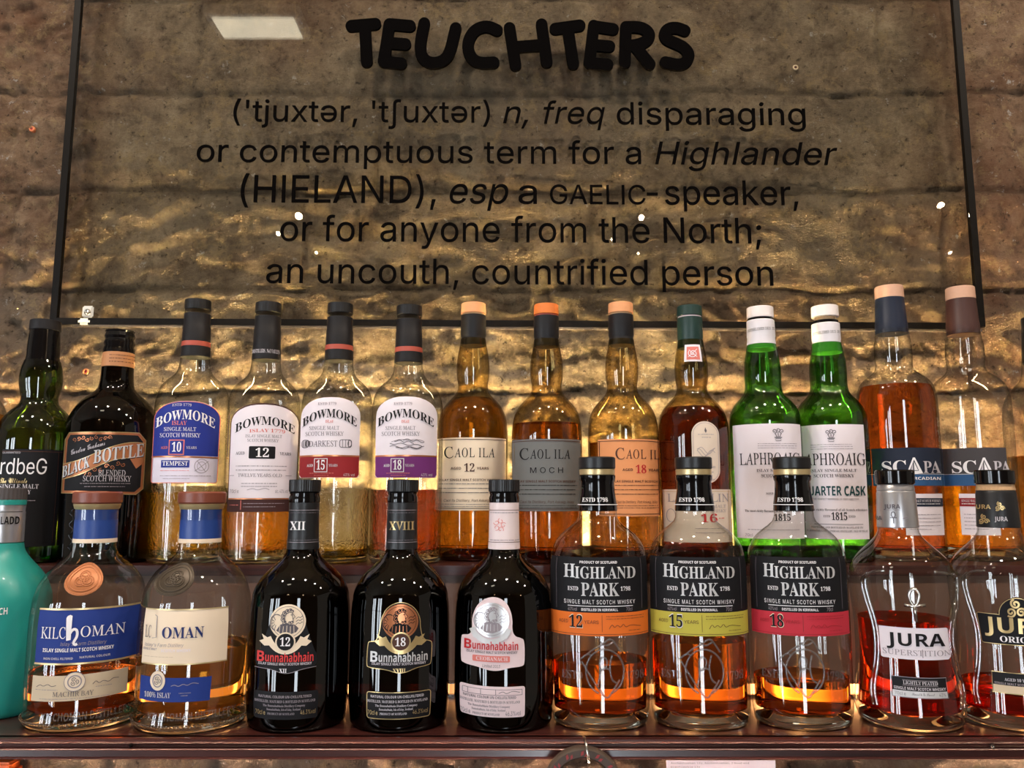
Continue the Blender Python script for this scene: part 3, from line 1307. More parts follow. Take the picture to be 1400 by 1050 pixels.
# the title: plump round-ended letters, built from rounded strokes
LET = {
    'T': [[[(80, 106), (172, 95)], [(130, 108), (143, 238)]]],
}
TITLE = [
    [[(82, 105), (170, 97)], [(132, 108), (142, 236)]],
    [[(222, 98), (204, 234)], [(224, 98), (298, 104)], [(214, 166), (282, 171)], [(206, 236), (268, 242)]],
    [[(350, 94), (336, 170), (340, 212), (362, 236), (395, 241), (428, 228), (447, 198), (466, 112)]],
    [[(618, 118), (590, 105), (560, 106), (530, 124), (512, 160), (512, 195), (530, 228), (560, 240), (606, 237)]],
    [[(664, 110), (686, 246)], [(782, 96), (800, 234)], [(678, 180), (790, 171)]],
    [[(832, 112), (922, 99)], [(878, 110), (897, 240)]],
    [[(974, 100), (956, 234)], [(976, 102), (1045, 112)], [(966, 170), (1030, 175)], [(958, 236), (1022, 242)]],
    [[(1092, 104), (1086, 234)], [(1094, 104), (1140, 103), (1170, 116), (1180, 138), (1165, 158), (1130, 170), (1100, 172)], [(1126, 176), (1176, 240)]],
    [[(1308, 116), (1280, 105), (1250, 108), (1232, 126), (1238, 148), (1270, 162), (1302, 176), (1322, 202), (1312, 232), (1284, 244), (1234, 233)]],
]


def title_letter(strokes, wd=21.5):
    bm = bmesh.new()

    def add(poly, lift):
        vs = []
        for zx, zy in poly:
            u, v = 450 + zx / 2.692, zy / 2.692
            vs.append(bm.verts.new((sx(u, 63), -0.0006 - lift, sz(v))))
        f = bm.faces.new(vs)
        r = bmesh.ops.extrude_face_region(bm, geom=[f])
        for g in r['geom']:
            if isinstance(g, bmesh.types.BMVert):
                g.co.y -= 0.0045
    n = 0
    for st in strokes:
        pts = smooth_path(st)
        for a, b in zip(pts, pts[1:]):
            dx, dy = b[0] - a[0], b[1] - a[1]
            ang = math.degrees(math.atan2(dy, dx))
            poly = ell(b[0], b[1], wd, wd, 10, ang - 90, ang + 90) + ell(a[0], a[1], wd, wd, 10, ang + 90, ang + 270)
            add(poly, 0.00001 * n)
            n += 1
    bmesh.ops.recalc_face_normals(bm, faces=bm.faces[:])
    return tilted(from_bm('title_letter', bm, 'sign_black', sign))


for st in TITLE:
    title_letter(st)

# the clips that hold the sign
for u, v in ((119, 430), (1331, 437)):
    X = sx(u, v)
    br = from_bm('bracket', box_bm(X - 0.0075, X + 0.0075, 0.0, 0.004, sz(v + 7), sz(v - 9), 0.0018), 'white_plastic', sign)
    s = from_bm('screw', lathe_bm([(0.0045, 0.0), (0.0042, 0.0012), (0.003, 0.002), (0.0012, 0.0012)], 20), 'bright_metal', br, smooth=True, angle=50)
    s.rotation_euler = (math.pi / 2, 0, 0)
    s.location = (X + 0.0006, -0.0004, sz(v))
    c = from_bm('clip', box_bm(X - 0.011, X + 0.005, -0.004, 0.005, sz(v + 17), sz(v + 8.5), 0.0028), 'white_plastic', sign)
    z = TILT * X
    for o in (br, c):
        o.location.z += z
    pl = from_bm('standoff', lathe_bm([(0.004, 0), (0.004, 0.02)], 16), 'bright_metal', sign)
    pl.rotation_euler = (-math.pi / 2, 0, 0)
    pl.location = (X, 0.004, sz(v) + z)

# drilled wall plugs left in the stone
for (u, v, lb) in ((118, 508, 'reddish wall plug in the stone between the two leftmost dark bottles, below the sign'),
                   (46, 178, 'red wall plug in the stone to the left of the sign'),
                   (1087, 93, 'small pale drilled plug in the stone behind the upper right of the sign')):
    p = P(u, v, Y_WALL)
    h, _, _ = relief(p.x, p.z)
    t = thing('wall_plug', lb, 'wall plug', (p.x, Y_WALL - h, p.z))
    o = from_bm('collar', lathe_bm([(0.0042, -0.008), (0.0042, 0.0012), (0.0034, 0.002), (0.0022, 0.002), (0.0020, -0.004)], 18), 'ink_copper' if u < 1000 else 'paper_tan', t, smooth=True, angle=40)
    o.rotation_euler = (math.pi / 2, 0, 0)
    o = from_bm('hole', lathe_bm([(0.0022, -0.006), (0.0022, 0.0008)], 14), 'paper_maroon' if u < 1000 else 'ink_brown', t)
    o.rotation_euler = (math.pi / 2, 0, 0)

# counter and light strip added below the view to light the stone band
t = thing('added_counter', 'unseen dark wooden counter added below the stone band to carry a light strip', 'counter', (0, 0.56, Z_FRONT - 0.24))
from_bm('worktop', box_bm(-SX, SX, 0.0, 0.215, -0.03, 0.0, 0.003), 'mahogany', t)
from_bm('front_panel', box_bm(-SX, SX, 0.03, 0.05, -(Z_FRONT - 0.24), -0.03), 'mahogany', t)
t = thing('light_strip', 'unseen warm light strip added on the counter to light the stone band', 'light strip', (0, 0.725, Z_FRONT - 0.24))
bm = box_bm(-0.80, 0.80, -0.006, 0.010, 0.0, 0.002)
box_bm(-0.80, 0.80, -0.006, -0.0045, 0.002, 0.012, bm=bm)
from_bm('channel', bm, 'bright_metal', t)
from_bm('diffuser', box_bm(-0.80, 0.80, -0.004, 0.006, 0.002, 0.009, 0.0015), 'warm_led_added', t)

# ------------------------------------------------------------------ things under the lower shelf
Yc = 0.748
p0, p1 = P(911, 1039.5, Yc), P(1060, 1039.5, Yc)
t = thing('price_card', 'white card with two lines of small typing pinned below the lower shelf', 'card', (p0.x, Yc, p0.z))
from_bm('card', box_bm(0, p1.x - p0.x, 0.0, 0.0008, -0.05, 0.0), 'paper_card', t)
bm = bmesh.new()
for s, u1, u2, vt, vb in (('Auchentoshan 12y, Auchentoshan, 3 Wood and', 917, 1024, 1041.4, 1044.2), ('Glenkinchie 12y', 917, 957, 1046.6, 1049.4)):
    vs, fs = text_mesh('mono', s, 0, 3)
    xa, xb = min(x for x, _ in vs), max(x for x, _ in vs)
    X1, X2 = P(u1, vt, Yc).x - p0.x, P(u2, vt, Yc).x - p0.x
    zb, zt = P(700, vb, Yc).z - p0.z, P(700, vt, Yc).z - p0.z
    vv = [bm.verts.new((X1 + (x - xa) * (X2 - X1) / (xb - xa), -0.0003, zb + y * (zt - zb) / cap_height('sans'))) for x, y in vs]
    for f in fs:
        try:
            bm.faces.new([vv[i] for i in f])
        except ValueError:
            pass
from_bm('typing', bm, 'ink_grey', t)

Yr = 0.727
c = P(797, 1077, Yr)
m = px2m(1050, Yr)
t = thing('hanging_strap', 'dark round strap with red markings hanging on a metal hook from the lower shelf edge', 'strap', (c.x, Yr, c.z))
R1, R0 = 54 * m, 40 * m
bm = lathe_bm([(R0, -0.004), (R0 + 0.0015, -0.006), (R1 - 0.0015, -0.006), (R1, -0.004), (R1, 0.004), (R1 - 0.0015, 0.006), (R0 + 0.0015, 0.006), (R0, 0.004), (R0, -0.004)], 64, closed_top=False, closed_bottom=False)
o = from_bm('band', bm, 'strap_brown', t, smooth=True, angle=40)
o.rotation_euler = (math.pi / 2, 0, 0)
bm = bmesh.new()
for k in range(14):
    a = math.radians(k * 360 / 14 + 4)
    for da, r0, r1 in ((-0.10, 0.30, 0.8), (0.02, 0.2, 0.62)):
        aa = a + da
        q = []
        for d, rr in ((-0.05, r0), (0.04, r0 + 0.1), (0.05, r1), (-0.02, r1 - 0.12)):
            rad = R0 + (R1 - R0) * rr
            q.append(bm.verts.new((rad * math.sin(aa + d), -0.0064, rad * math.cos(aa + d))))
        bm.faces.new(q)
from_bm('red_marking', bm, 'strap_red', t)
hk = [P(798, 1007, 0.738), P(800, 1012, 0.722), P(803, 1026, 0.716), P(805, 1040, 0.717), P(805, 1046, 0.724)]
bm = tube_bm([[Vector((p.x - c.x, p.y - Yr, p.z - c.z)) for p in hk]], 0.0012)
from_bm('hook', bm, 'bright_metal', t, smooth=True)

p = P(-6, 1040.5, 0.752)
t = thing('orange_box', 'orange rounded top of a box at the bottom left corner under the shelf', 'box', (p.x, 0.752, p.z - 0.06))
w_ = 28 * px2m(1040, 0.752)
from_bm('box_body', box_bm(-w_, w_, -0.008, 0.02, 0.0, 0.056, 0.003), 'orange_plastic', t)
from_bm('lid', box_bm(-w_ + 0.001, w_ - 0.001, -0.007, 0.019, 0.056, 0.0605, 0.002), 'orange_plastic', t)


# ================================================================== THE BOTTLES
# ---- upper row, from left to right
# dark green bottle, cut by the left edge of the frame
b = Bottle('clear bottle of amber spirit almost wholly cut off by the picture\'s left edge', -54, 650, [(500, 22), (530, 26), (548, 40), (562, 47), (580, 50), (650, 50), (772, 50)], 'back', 'clear_glass', liquid='orange_whisky', level=566, dy=0.014)
b.ring('stopper', 440, 500, 18, 20, 'black_foil')
s = b.surf('front_label', 650)
s.poly(rrect(-96, 600, -12, 700, 4), 'paper_cream')
s.done()

b = Bottle('dark green bottle with black label and large white lettering, far left upper shelf', 46, 650,
           [(494, 22), (505, 25), (520, 26.5), (534, 25), (545, 22.5), (553, 24), (562, 33), (574, 42), (588, 47.5), (605, 49.5), (650, 50), (772, 50)], 'back', 'dark_green_glass', liquid=None, base='thick_green_glass')
b.ring('stopper', 435, 449, 19, 19.5, 'charcoal_foil')
b.ring('neck_foil', 448, 500, 18.5, 22.5, 'gloss_black', mid=[(470, 20), (484, 20.3)])
s = b.surf('front_label', 660)
s.poly(rect(0, 614, 82, 748), 'paper_black')
s.line([(0, 617), (82, 617)], 0.8, 'ink_brown')
s.line([(77, 617), (77, 745)], 0.7, 'ink_brown')
s.text('bold', 'rdbeG', 0, 62, 626.5, 648, 'ink_white', weight=0.018)
s.text('sans', 'GUARANTEED', 1, 25, 617.5, 620, 'ink_pale')
s.text('script', 'The Ultimate', 0, 37, 653.5, 660.5, 'gold_ink')
s.text('serif', 'SINGLE MALT', 0, 53, 662, 668, 'ink_pale')
s.text('serif', 'WHISKY', 18, 43, 670, 675.5, 'ink_pale')
s.micro(20, 50, 684, 1.6, 'ink_mid')
s.micro(12, 36, 714, 1.4, 'ink_mid')
s.micro(20, 36, 720, 1.4, 'ink_mid')
s.done()

b = Bottle('black bottle with slanted copper ribbon label, orange neck band and ridged black cap', 152, 640,
           [(478, 19), (500, 20), (520, 21), (531, 23), (541, 32), (551, 43), (563, 51.5), (580, 57.5), (602, 59.5), (640, 60), (772, 59)], 'back', 'black_glass', base=None)
b.ring('cap', 449, 480, 18.5, 19.5, 'gloss_black', mid=[(452, 17.2), (457, 18.9), (461, 17.4), (466, 19.2), (471, 18.0), (476, 19.6)], knurl=0.02, knurl_n=16)
r = b.ring('neck_band', 480, 500, 20, 20.8, 'band_tan')
fs_ = FoilSurf(b, [(480, 20), (500, 20.8)])
s = Surface(fs_, 'x', 490, parent=r, step=4)
for v in (484.5, 489, 493.5):
    s.micro(150, 184, v, 1.5, 'ink_brown')
s.done()
s = b.surf('front_label', 632)
outl = [(92, 591), (188, 590), (197, 600), (197, 668), (188, 676), (88, 674), (88, 600)]
inn = [(94, 594), (186, 593.5), (193.5, 602), (193.5, 665.5), (186, 672.5), (91, 670.5), (91, 601)]
s.poly(outl, 'copper_ink')
s.poly(inn, 'paper_black', 1)
s.outline(outl, 1.0, 'gold_ink')
rib = [(88, 634), (110, 629), (135, 617), (160, 607), (180, 603), (196, 604), (196, 631), (186, 640), (180, 631), (176, 625), (158, 627), (136, 636), (112, 649), (88, 655)]
s.mark(rib, 'copper_seal', 2)
s.line([(88, 634), (110, 629), (135, 617), (160, 607), (180, 603), (196, 604)], 1.0, 'gold_ink', layer=3)
s.line([(88, 655), (112, 649), (136, 636), (158, 627), (176, 625)], 1.0, 'gold_ink', layer=3)
s.text('serif', 'BLACK', 88.5, 124, 631, 646.5, 'ink_black', layer=3, slope=-0.42)
s.text('serif', 'BLACK', 88, 123.5, 630, 645.5, 'silver_ink', layer=4, slope=-0.42)
s.text('serif', 'BOTTLE', 128.5, 195.5, 611, 629, 'ink_black', layer=3, slope=-0.17)
s.text('serif', 'BOTTLE', 128, 195, 610, 628, 'silver_ink', layer=4, slope=-0.17)
s.text('script', 'Gordon Grahams', 97, 142, 608, 615, 'ink_pale', slope=-0.30)
for k in range(9):
    s.line(spiral(100 + k * 6.0, 601 - (k % 3) * 1.6, 3.2, 40 * k, 1.2, 10), 0.6, 'copper_ink')
for k in range(8):
    s.line(spiral(116 + k * 7.5, 646 - k * 2.2 + (k % 2) * 4, 3.6, 70 * k, 1.2, 10), 0.7, 'copper_ink')
s.text('roman', 'BLENDED', 136, 172, 642.5, 650, 'ink_pale', layer=4, weight=0.014)
s.text('roman', 'SCOTCH WHISKY', 116, 180, 650.5, 658, 'ink_pale', layer=4, weight=0.014)
s.micro(112, 180, 660.5, 1.4, 'ink_mid')
s.micro(118, 174, 664.8, 1.4, 'ink_mid')
s.done()
bm_paths = [[(99 + 3.5 * math.sin(k * 1.7), 690 + k * 4.2) for k in range(16)]]
b.relief('embossing', bm_paths, 700, 0.0009, 'gloss_black')


# four bottles of one make: arched labels, hammered glass foot
def arched_bottle(label, u, foil_marks, lab_pts, liquid, level, hw=48.5, cap_v=408, dv=0.0, dy=0.0):
    d = dv
    b = Bottle(label, u, 640, [(485 + d, 18.5), (500 + d, 20), (509 + d, 22.5), (516 + d, 28), (523 + d, 36), (531 + d, 42.5), (541 + d, 46), (556 + d, 47.9), (580 + d, hw), (660, hw), (772, hw)],
               'back', 'clear_glass', liquid=liquid, level=level, dy=dy)
    z1, z2 = b.z_of(664 + d), 0.010
    sh = [(b.rad(z2 + (z1 - z2) * k / 10) - 0.0004, z2 + (z1 - z2) * k / 10) for k in range(11)]
    sh += [(r - 0.0016, z) for r, z in reversed(sh)]
    sh.append(sh[0])
    from_bm('hammered_foot', lathe_bm(sh, 64, closed_top=False, closed_bottom=False), 'hammered_glass', b.root, smooth=True, angle=50)
    b.ring('stopper', cap_v, cap_v + 14, 17, 17.2, 'black_plastic', knurl=0.006, knurl_n=40)
    b.ring('glass_lip', cap_v + 13.5, cap_v + 20, 16.4, 17.0, 'clear_glass')
    f = b.ring('neck_foil', cap_v + 19, cap_v + 79, 17.2, 19.4, 'charcoal_foil', mid=[(cap_v + 36, 17.3), (cap_v + 37.5, 17.9), (cap_v + 58, 18.4)])
    st = [(cap_v + 19, 17.4), (cap_v + 36, 17.5), (cap_v + 37.5, 18.1), (cap_v + 58, 18.6), (cap_v + 79, 19.6)]
    if foil_marks == 'red':
        b.ring('foil_line', cap_v + 58, cap_v + 64.5, 18.75, 18.95, 'red_line', bev=0.0001)
    else:
        ax = P(u, 640, b.Y).x
        uu = 700 + ax / px2m(cap_v + 68, b.Y)
        s = Surface(FoilSurf(b, st), 'x', cap_v + 68, parent=f, step=4)
        s.text('serif', 'DISTILLERS . No1 VAULTS', uu - 19, uu + 17, cap_v + 66, cap_v + 71, 'ink_pale', layer=0)
        s.done()
    return b


b = arched_bottle('clear bottle of gold whisky with blue arched label marked 10', 259, 'red', None, 'gold_whisky', 673, dv=0, cap_v=407)
s = b.surf('front_label', 605)
L, R_ = 209.5, 299.5
s.poly(dome(L, 572, R_, 660, 24, rb=3), 'paper_lilac')
s.poly(dome(L + 0.5, 572, R_ - 0.5, 623, 23.3), 'paper_blue', 1)
s.line(dome(L + 0.8, 572, R_ - 0.8, 660, 23.2, rb=3), 0.9, 'ink_rose', True)
s.line([(L, 624), (R_, 625)], 2.0, 'copper_ink')
s.text('serif', 'ESTD 1779', 233, 259, 551.5, 555, 'ink_pale', arch=0.5)
s.text('serif', 'BOWMORE', 213, 292, 560, 573, 'ink_white', arch=11.5, layer=3)
s.text('serif', 'ISLAY', 234, 254, 575.5, 581, 'ink_rose')
s.text('roman', 'SINGLE MALT', 224, 267, 584, 589, 'ink_white', weight=0.014)
s.text('roman', 'SCOTCH WHISKY', 219, 273, 592, 597.5, 'ink_white', weight=0.014)
s.mark(rect(231.5, 601, 252.5, 622), 'ink_rose')
s.mark(rect(233, 602.5, 251, 620.5), 'paper_blue', 3)
s.text('serif', '10', 236, 248.5, 605, 617.5, 'ink_white', layer=4)
s.text('serif', 'AGED', 221, 230, 610, 613.5, 'ink_rose')
s.text('serif', 'YEARS', 255, 269, 610, 613.5, 'ink_pale')
s.mark(rect(222.5, 629, 260.5, 639), 'paper_blue')
s.text('serif', 'TEMPEST', 224.5, 258.5, 630.5, 636.5, 'ink_white', layer=3)
s.outline(ell(277, 637, 9.5, 9.5), 0.8, 'ink_mid')
s.outline(ell(277, 637, 6, 6, 16), 0.6, 'ink_mid')
s.line([(268, 644), (286, 630)], 0.7, 'ink_mid')
s.line([(271, 630), (283, 645)], 0.7, 'ink_mid')
s.micro(222, 262, 643, 1.2, 'ink_rose')
s.micro(222, 290, 650, 1.4, 'ink_mid')
s.micro(226, 262, 654, 1.2, 'ink_mid')
s.done()

b = arched_bottle('clear bottle of orange whisky with tall white arched label marked 12', 358, 'print', None, 'orange_whisky', 690, dv=3, cap_v=411)
s = b.surf('front_label', 620)
L, R_ = 315.5, 406
s.poly(dome(L - 1.5, 578, R_ + 1.5, 700, 27, rb=2), 'paper_brown')
s.poly(dome(L, 578, R_, 681, 25), 'paper_white', 1)
s.line([(L, 682), (R_, 682)], 1.6, 'copper_ink')
s.text('serif', 'BOWMORE', 321, 401, 569, 580.5, 'ink_black', arch=11)
s.text('serif', 'ISLAY 1779', 340, 388, 586, 590.5, 'ink_rose', arch=1)
s.text('roman', 'ISLAY SINGLE MALT', 335, 384, 594, 598, 'ink_grey', weight=0.014)
s.text('roman', 'SCOTCH WHISKY', 338, 380, 600, 604, 'ink_grey', weight=0.014)
s.mark(rrect(340.5, 610, 376, 627, 1.6), 'ink_black')
s.text('serif', '12', 349.5, 367.5, 612.8, 624.8, 'ink_white', layer=3)
s.text('serif', 'AGED', 323, 335, 617.5, 621.5, 'ink_grey')
s.text('serif', 'YEARS', 382, 397, 617.5, 621.5, 'ink_grey')
s.micro(324, 392, 636.5, 1.7)
s.micro(324, 392, 642, 1.7)
s.text('roman', 'TWELVE YEARS OLD', 327, 386, 647.5, 652, 'ink_grey', weight=0.014)
s.line([(316, 650), (322, 650)], 0.7, 'ink_mid')
s.line([(391, 650), (399, 650)], 0.7, 'ink_mid')
s.micro(332, 380, 660.5, 1.4)
s.micro(332, 380, 664.5, 1.4)
s.line([(340, 670), (348, 667.5), (354, 670.5), (364, 667), (370, 669.5)], 0.7, 'ink_mid')
s.text('sans', '70cl e', 317, 329, 669, 674, 'ink_mid')
s.text('sans', 'alc. 40% vol', 378, 395, 669, 674, 'ink_mid')
s.micro(318, 330, 690, 1.6, 'ink_rose')
s.line([(332.5, 684), (332.5, 697)], 1.0, 'ink_rose')
s.micro(336, 392, 688, 1.4, 'ink_mid')
s.micro(336, 380, 692.5, 1.4, 'ink_mid')
s.done()


def arched_two(b, L, R_, d, band, num, words, extra):
    s = b.surf('front_label', 605)
    s.poly(dome(L, 568 + d, R_, 653, 25, rb=3), 'paper_white')
    bandp = [(L + 0.3, 624), (R_ - 0.3, 624), (R_ - 0.3, 649)] + [(R_ - 3, 652.7), (L + 3, 652.7), (L + 0.3, 649)]
    s.poly(bandp, band, 1)
    s.line([(L, 623), (R_, 623)], 2.2, 'copper_ink')
    c = (L + R_) / 2
    s.text('serif', 'ESTD 1779', c - 18, c + 7, 550, 553.5, 'ink_mid')
    s.text('serif', 'BOWMORE', L + 3, R_ - 5, 559, 570.5, 'ink_black', arch=12.5, layer=3)
    s.text('serif', 'ISLAY', c - 7, c + 4, 574, 578, 'ink_rose')
    s.text('roman', 'SINGLE MALT', c - 28, c + 12, 582.5, 587.5, 'ink_grey', weight=0.014)
    s.text('roman', 'SCOTCH WHISKY', c - 33, c + 18, 590, 595.5, 'ink_grey', weight=0.014)
    extra(s, c)
    s.outline(rect(c - 20, 627, c - 3, 645), 1.1, 'ink_white')
    s.text('serif', num, c - 17, c - 6, 629.5, 642, 'ink_white', layer=3)
    s.text('serif', 'AGED', c - 30, c - 22, 634.5, 638, 'ink_white')
    s.text('serif', 'YEARS', c - 1, c + 11, 634.5, 638, 'ink_pale')
    s.micro(c - 26, c + 6, 646.5, 1.2, 'ink_rose')
    s.micro(c - 20, c, 649.5, 1.2, 'ink_rose')
    s.text('sans', '43% vol', R_ - 21, R_ - 6, 647, 651, 'ink_pale')
    s.done()


def barrels(s, c):
    s.text('roman', 'DARKEST', c - 28, c + 10, 602.5, 610.5, 'ink_grey', weight=0.014)
    for cc, w_ in ((c - 33, 4.2), (c + 21, 8)):
        s.outline(rrect(cc - w_, 601, cc + w_, 611.5, 3), 0.9, 'ink_grey')
        for k in (-0.5, 0, 0.5):
            s.line([(cc + k * w_, 601.5), (cc + k * w_, 611)], 0.7, 'ink_grey')
        s.outline(ell(cc + w_ * 0.7, 606, 2.4, 4.6, 14), 0.9, 'ink_black')


def seascape(s, c):
    for k, (a, bb) in enumerate((((-22, 606), (22, 609)), ((-16, 602), (10, 605)), ((-4, 600.5), (24, 604)), ((-22, 610), (20, 613)), ((-14, 613), (24, 611)))):
        pts = [(c + a[0] + (bb[0] - a[0]) * f / 8, a[1] + (bb[1] - a[1]) * f / 8 + 1.6 * math.sin(f * 1.7 + k)) for f in range(9)]
        s.line(pts, 0.9, 'ink_grey')
    s.line([(c - 20, 604), (c - 8, 600), (c + 4, 602), (c + 14, 600), (c + 24, 603)], 0.8, 'ink_mid')


b = arched_bottle('nearly empty clear bottle with white arched label and red band marked 15', 459, 'red', None, 'gold_whisky', 757, dv=3, cap_v=412)
arched_two(b, 411, 491.5, 0, 'paper_maroon', '15', None, barrels)
b = arched_bottle('clear bottle with white arched label and purple band marked 18', 556, 'red', None, 'red_whisky', 670, dv=5, cap_v=415, dy=-0.008)
arched_two(b, 514, 597, -1, 'paper_purple', '18', None, seascape)


# three bulb-necked amber bottles
def bulb_neck(label, u, cap_mat, liquid, level, cap_v, d, dy=0.0, glass='amber_glass'):
    b = Bottle(label, u, 640, [(464 + d, 17), (474 + d, 18.5), (488 + d, 21.2), (503 + d, 22.5), (517 + d, 22), (528 + d, 20.3), (535 + d, 21.5), (542 + d, 26), (551 + d, 34.5), (560 + d, 41), (570 + d, 45), (583 + d, 47.2), (600 + d, 48), (650, 48), (772, 48)],
               'back', glass, liquid=liquid, level=level, dy=dy, base='thick_amber_glass')
    b.ring('stopper', cap_v, cap_v + 14, 16.5, 17, cap_mat)
    b.ring('glass_lip', cap_v + 13.8, cap_v + 17, 15.6, 15.6, 'red_line' if cap_mat == 'orange_cork' else 'cork')
    b.ring('neck_foil', cap_v + 16, cap_v + 58, 17.0, 17.0, 'charcoal_foil', mid=[(cap_v + 44, 17.2), (cap_v + 46, 16.6), (cap_v + 49, 16.2), (cap_v + 50.5, 16.9)])
    return b


def island_label(b, L, R_, vt, vb, paper, ink, mid, micro_ink='ink_grey', shift=0, clip_r=None):
    s = b.surf('front_label', 640)
    s.poly(rect(L, vt, R_, vb), paper)
    s.line([(L, vt + 2.6), (R_, vt + 2.6)], 0.9, 'ink_brown')
    s.line([(L, vb - 3), (R_, vb - 3)], 0.9, 'ink_brown')
    if clip_r:
        s.line([(L + 2, vt + 2.6), (L + 2, vb - 3)], 0.9, 'ink_brown')
    c = (L + R_) / 2 + shift
    s.text('roman', 'C', c - 37, c - 24.5, vt + 12.5, vt + 28, ink, weight=0.0)
    s.text('roman', 'AOL ILA', c - 23, c + 31, vt + 14.5, vt + 27, ink, weight=0.0, spacing=1.1)
    mid(s, c, vt)
    s.text('sansbold', 'ISLAY SINGLE MALT SCOTCH WHISKY', c - 43, c + 38, vt + 56.5, vt + 59.5, 'ink_brown')
    for k, (a, e) in enumerate(((-44, 40), (-44, 38), (-40, 38))):
        s.micro(c + a, min(R_ - 2, c + e), vt + 63 + k * 6, 1.6, micro_ink)
    s.text('italic', 'Caol Ila Distillery, Port Askaig, Islay', c - 37, min(R_ - 4, c + 36), vt + 84.5, vt + 88, 'ink_brown')
    s.micro(c - 42, min(R_ - 2, c + 40), vt + 91, 1.2, micro_ink)
    s.micro(c - 42, min(R_ - 2, c + 40), vt + 94, 1.2, micro_ink)
    s.done()


def aged(num, col):
    def f(s, c, vt):
        s.text('sansbold', 'AGED', c - 28, c - 14, vt + 40.5, vt + 44, 'ink_brown')
        s.text('serif', num, c - 10, c + 4, vt + 36, vt + 46.8, col, weight=0.0)
        s.text('sansbold', 'YEARS', c + 7, c + 23, vt + 40.5, vt + 44, 'ink_brown')
    return f


def moch(s, c, vt):
    s.text('sans', 'MOCH', c - 23, c + 21, vt + 39, vt + 46.5, 'ink_black', spacing=1.4, weight=0.0)


b = bulb_neck('amber bottle with square cream label marked 12 and pale peach stopper', 646, 'peach_cork', 'brown_whisky', 545, 412, 0, dy=0.036)
island_label(b, 598.5, 691, 598, 698, 'paper_cream', 'ink_black', aged('12', 'ink_brown'))
b = bulb_neck('amber bottle with grey label and bright orange stopper', 748, 'orange_cork', 'dark_whisky', 580, 413.5, 1)
island_label(b, 701, 793.5, 600, 699, 'paper_grey', 'ink_black', moch, micro_ink='ink_black', shift=1)
b = bulb_neck('amber bottle with orange label turned right and red number 18', 852.5, 'peach_cork', 'brown_whisky', 606, 411.5, 1)
island_label(b, 818.5, 901.5, 600, 706, 'paper_orange', 'ink_brown', aged('18', 'ink_red'), micro_ink='ink_brown', shift=19, clip_r=1)

# dark bottle with a stamp on its neck
b = bulb_neck('dark brown bottle with red stamp on its neck and oval upper label', 949, 'green_foil', 'mahogany_whisky', 558, 415.5, 2, glass='olive_glass')
for o in list(b.root.children):
    if o.name.startswith('neck_foil'):
        o.data.materials[0] = MATS['green_foil']
    if o.name.startswith('glass_lip'):
        o.data.materials[0] = MATS['paper_pink']
st = [(431, 17), (474, 17)]
s = Surface(b, 'tax_stamp', 484, step=4)
s.poly(rect(936, 471, 958, 494), 'paper_white')
s.poly(rect(939, 474, 955.5, 491.5), 'ink_rose', 1)
s.line(spiral(947, 483, 6, 0, 1.6, 20, 0.2), 1.0, 'paper_white', layer=3)
s.line([(942, 478), (952, 488)], 0.8, 'paper_white', layer=3)
s.line([(941, 488), (953, 477)], 0.8, 'paper_white', layer=3)
s.done('stamp_print')
s = b.surf('upper_label', 620)
s.poly(rrect(946, 576, 983.5, 661, 18, 8), 'paper_ivory')
s.line(rrect(948, 578, 981.5, 659, 16.2, 8), 0.5, 'ink_mid', True)
s.mark([(965, 584), (967, 589), (965.5, 592), (963.8, 589)], 'ink_grey')
s.micro(955, 977, 593.5, 1.2, 'ink_mid')
s.micro(960, 972, 597.5, 1.2, 'ink_mid')
for k in range(3):
    s.line([(953 + 3 * f, 616 - 5 * math.sin(f * 0.9 + k) + 2 * k) for f in range(9)], 0.6, 'ink_mid')
s.text('serif', 'AGED 16 YEARS', 955, 977, 637, 640, 'ink_mid')
for v in (645, 650, 655):
    s.micro(958, 975, v, 1.2, 'ink_mid')
s.done()
s = b.surf('front_label', 700)
s.poly(rect(907, 669, 999, 742), 'paper_ivory')
s.line([(907, 671.5), (999, 671.5)], 0.7, 'gold_ink')
s.line([(996, 670), (996, 741)], 0.7, 'gold_ink')
s.text('roman', 'LAGAVULIN', 914, 996, 675, 686, 'ink_mid')
s.text('roman', 'SINGLE MALT', 950, 992, 690, 694.5, 'ink_mid', weight=0.014)
s.text('roman', 'SCOTCH WHISKY', 946, 992, 696.5, 700.5, 'ink_mid', weight=0.014)
s.text('serif', '16', 958, 980, 703, 714, 'ink_red')
s.micro(982, 990, 708, 1.4, 'ink_red')
s.micro(950, 990, 722, 1.4, 'ink_mid')
s.micro(950, 990, 728, 1.4, 'ink_mid')
s.outline(ell(918, 705, 6, 9, 18), 0.8, 'ink_mid')
s.done()


# two bright green bottles with white labels
def plume(s, c, v):
    for k, du in enumerate((-5, 0, 5)):
        s.line(spiral(c + du, v + (0 if k == 1 else 1.5), 3.2, 90 + 60 * (k - 1), -1.1 if k == 2 else 1.1, 12, 0.3), 0.9, 'ink_grey')
        s.line([(c + du * 0.9, v + 4), (c + du * 0.3, v + 10)], 0.9, 'ink_grey')
    s.line([(c - 5, v + 10), (c + 5, v + 10)], 1.2, 'ink_grey')
    s.outline(rect(c - 3.5, v + 11.5, c + 3.5, v + 14.5), 0.8, 'ink_grey')


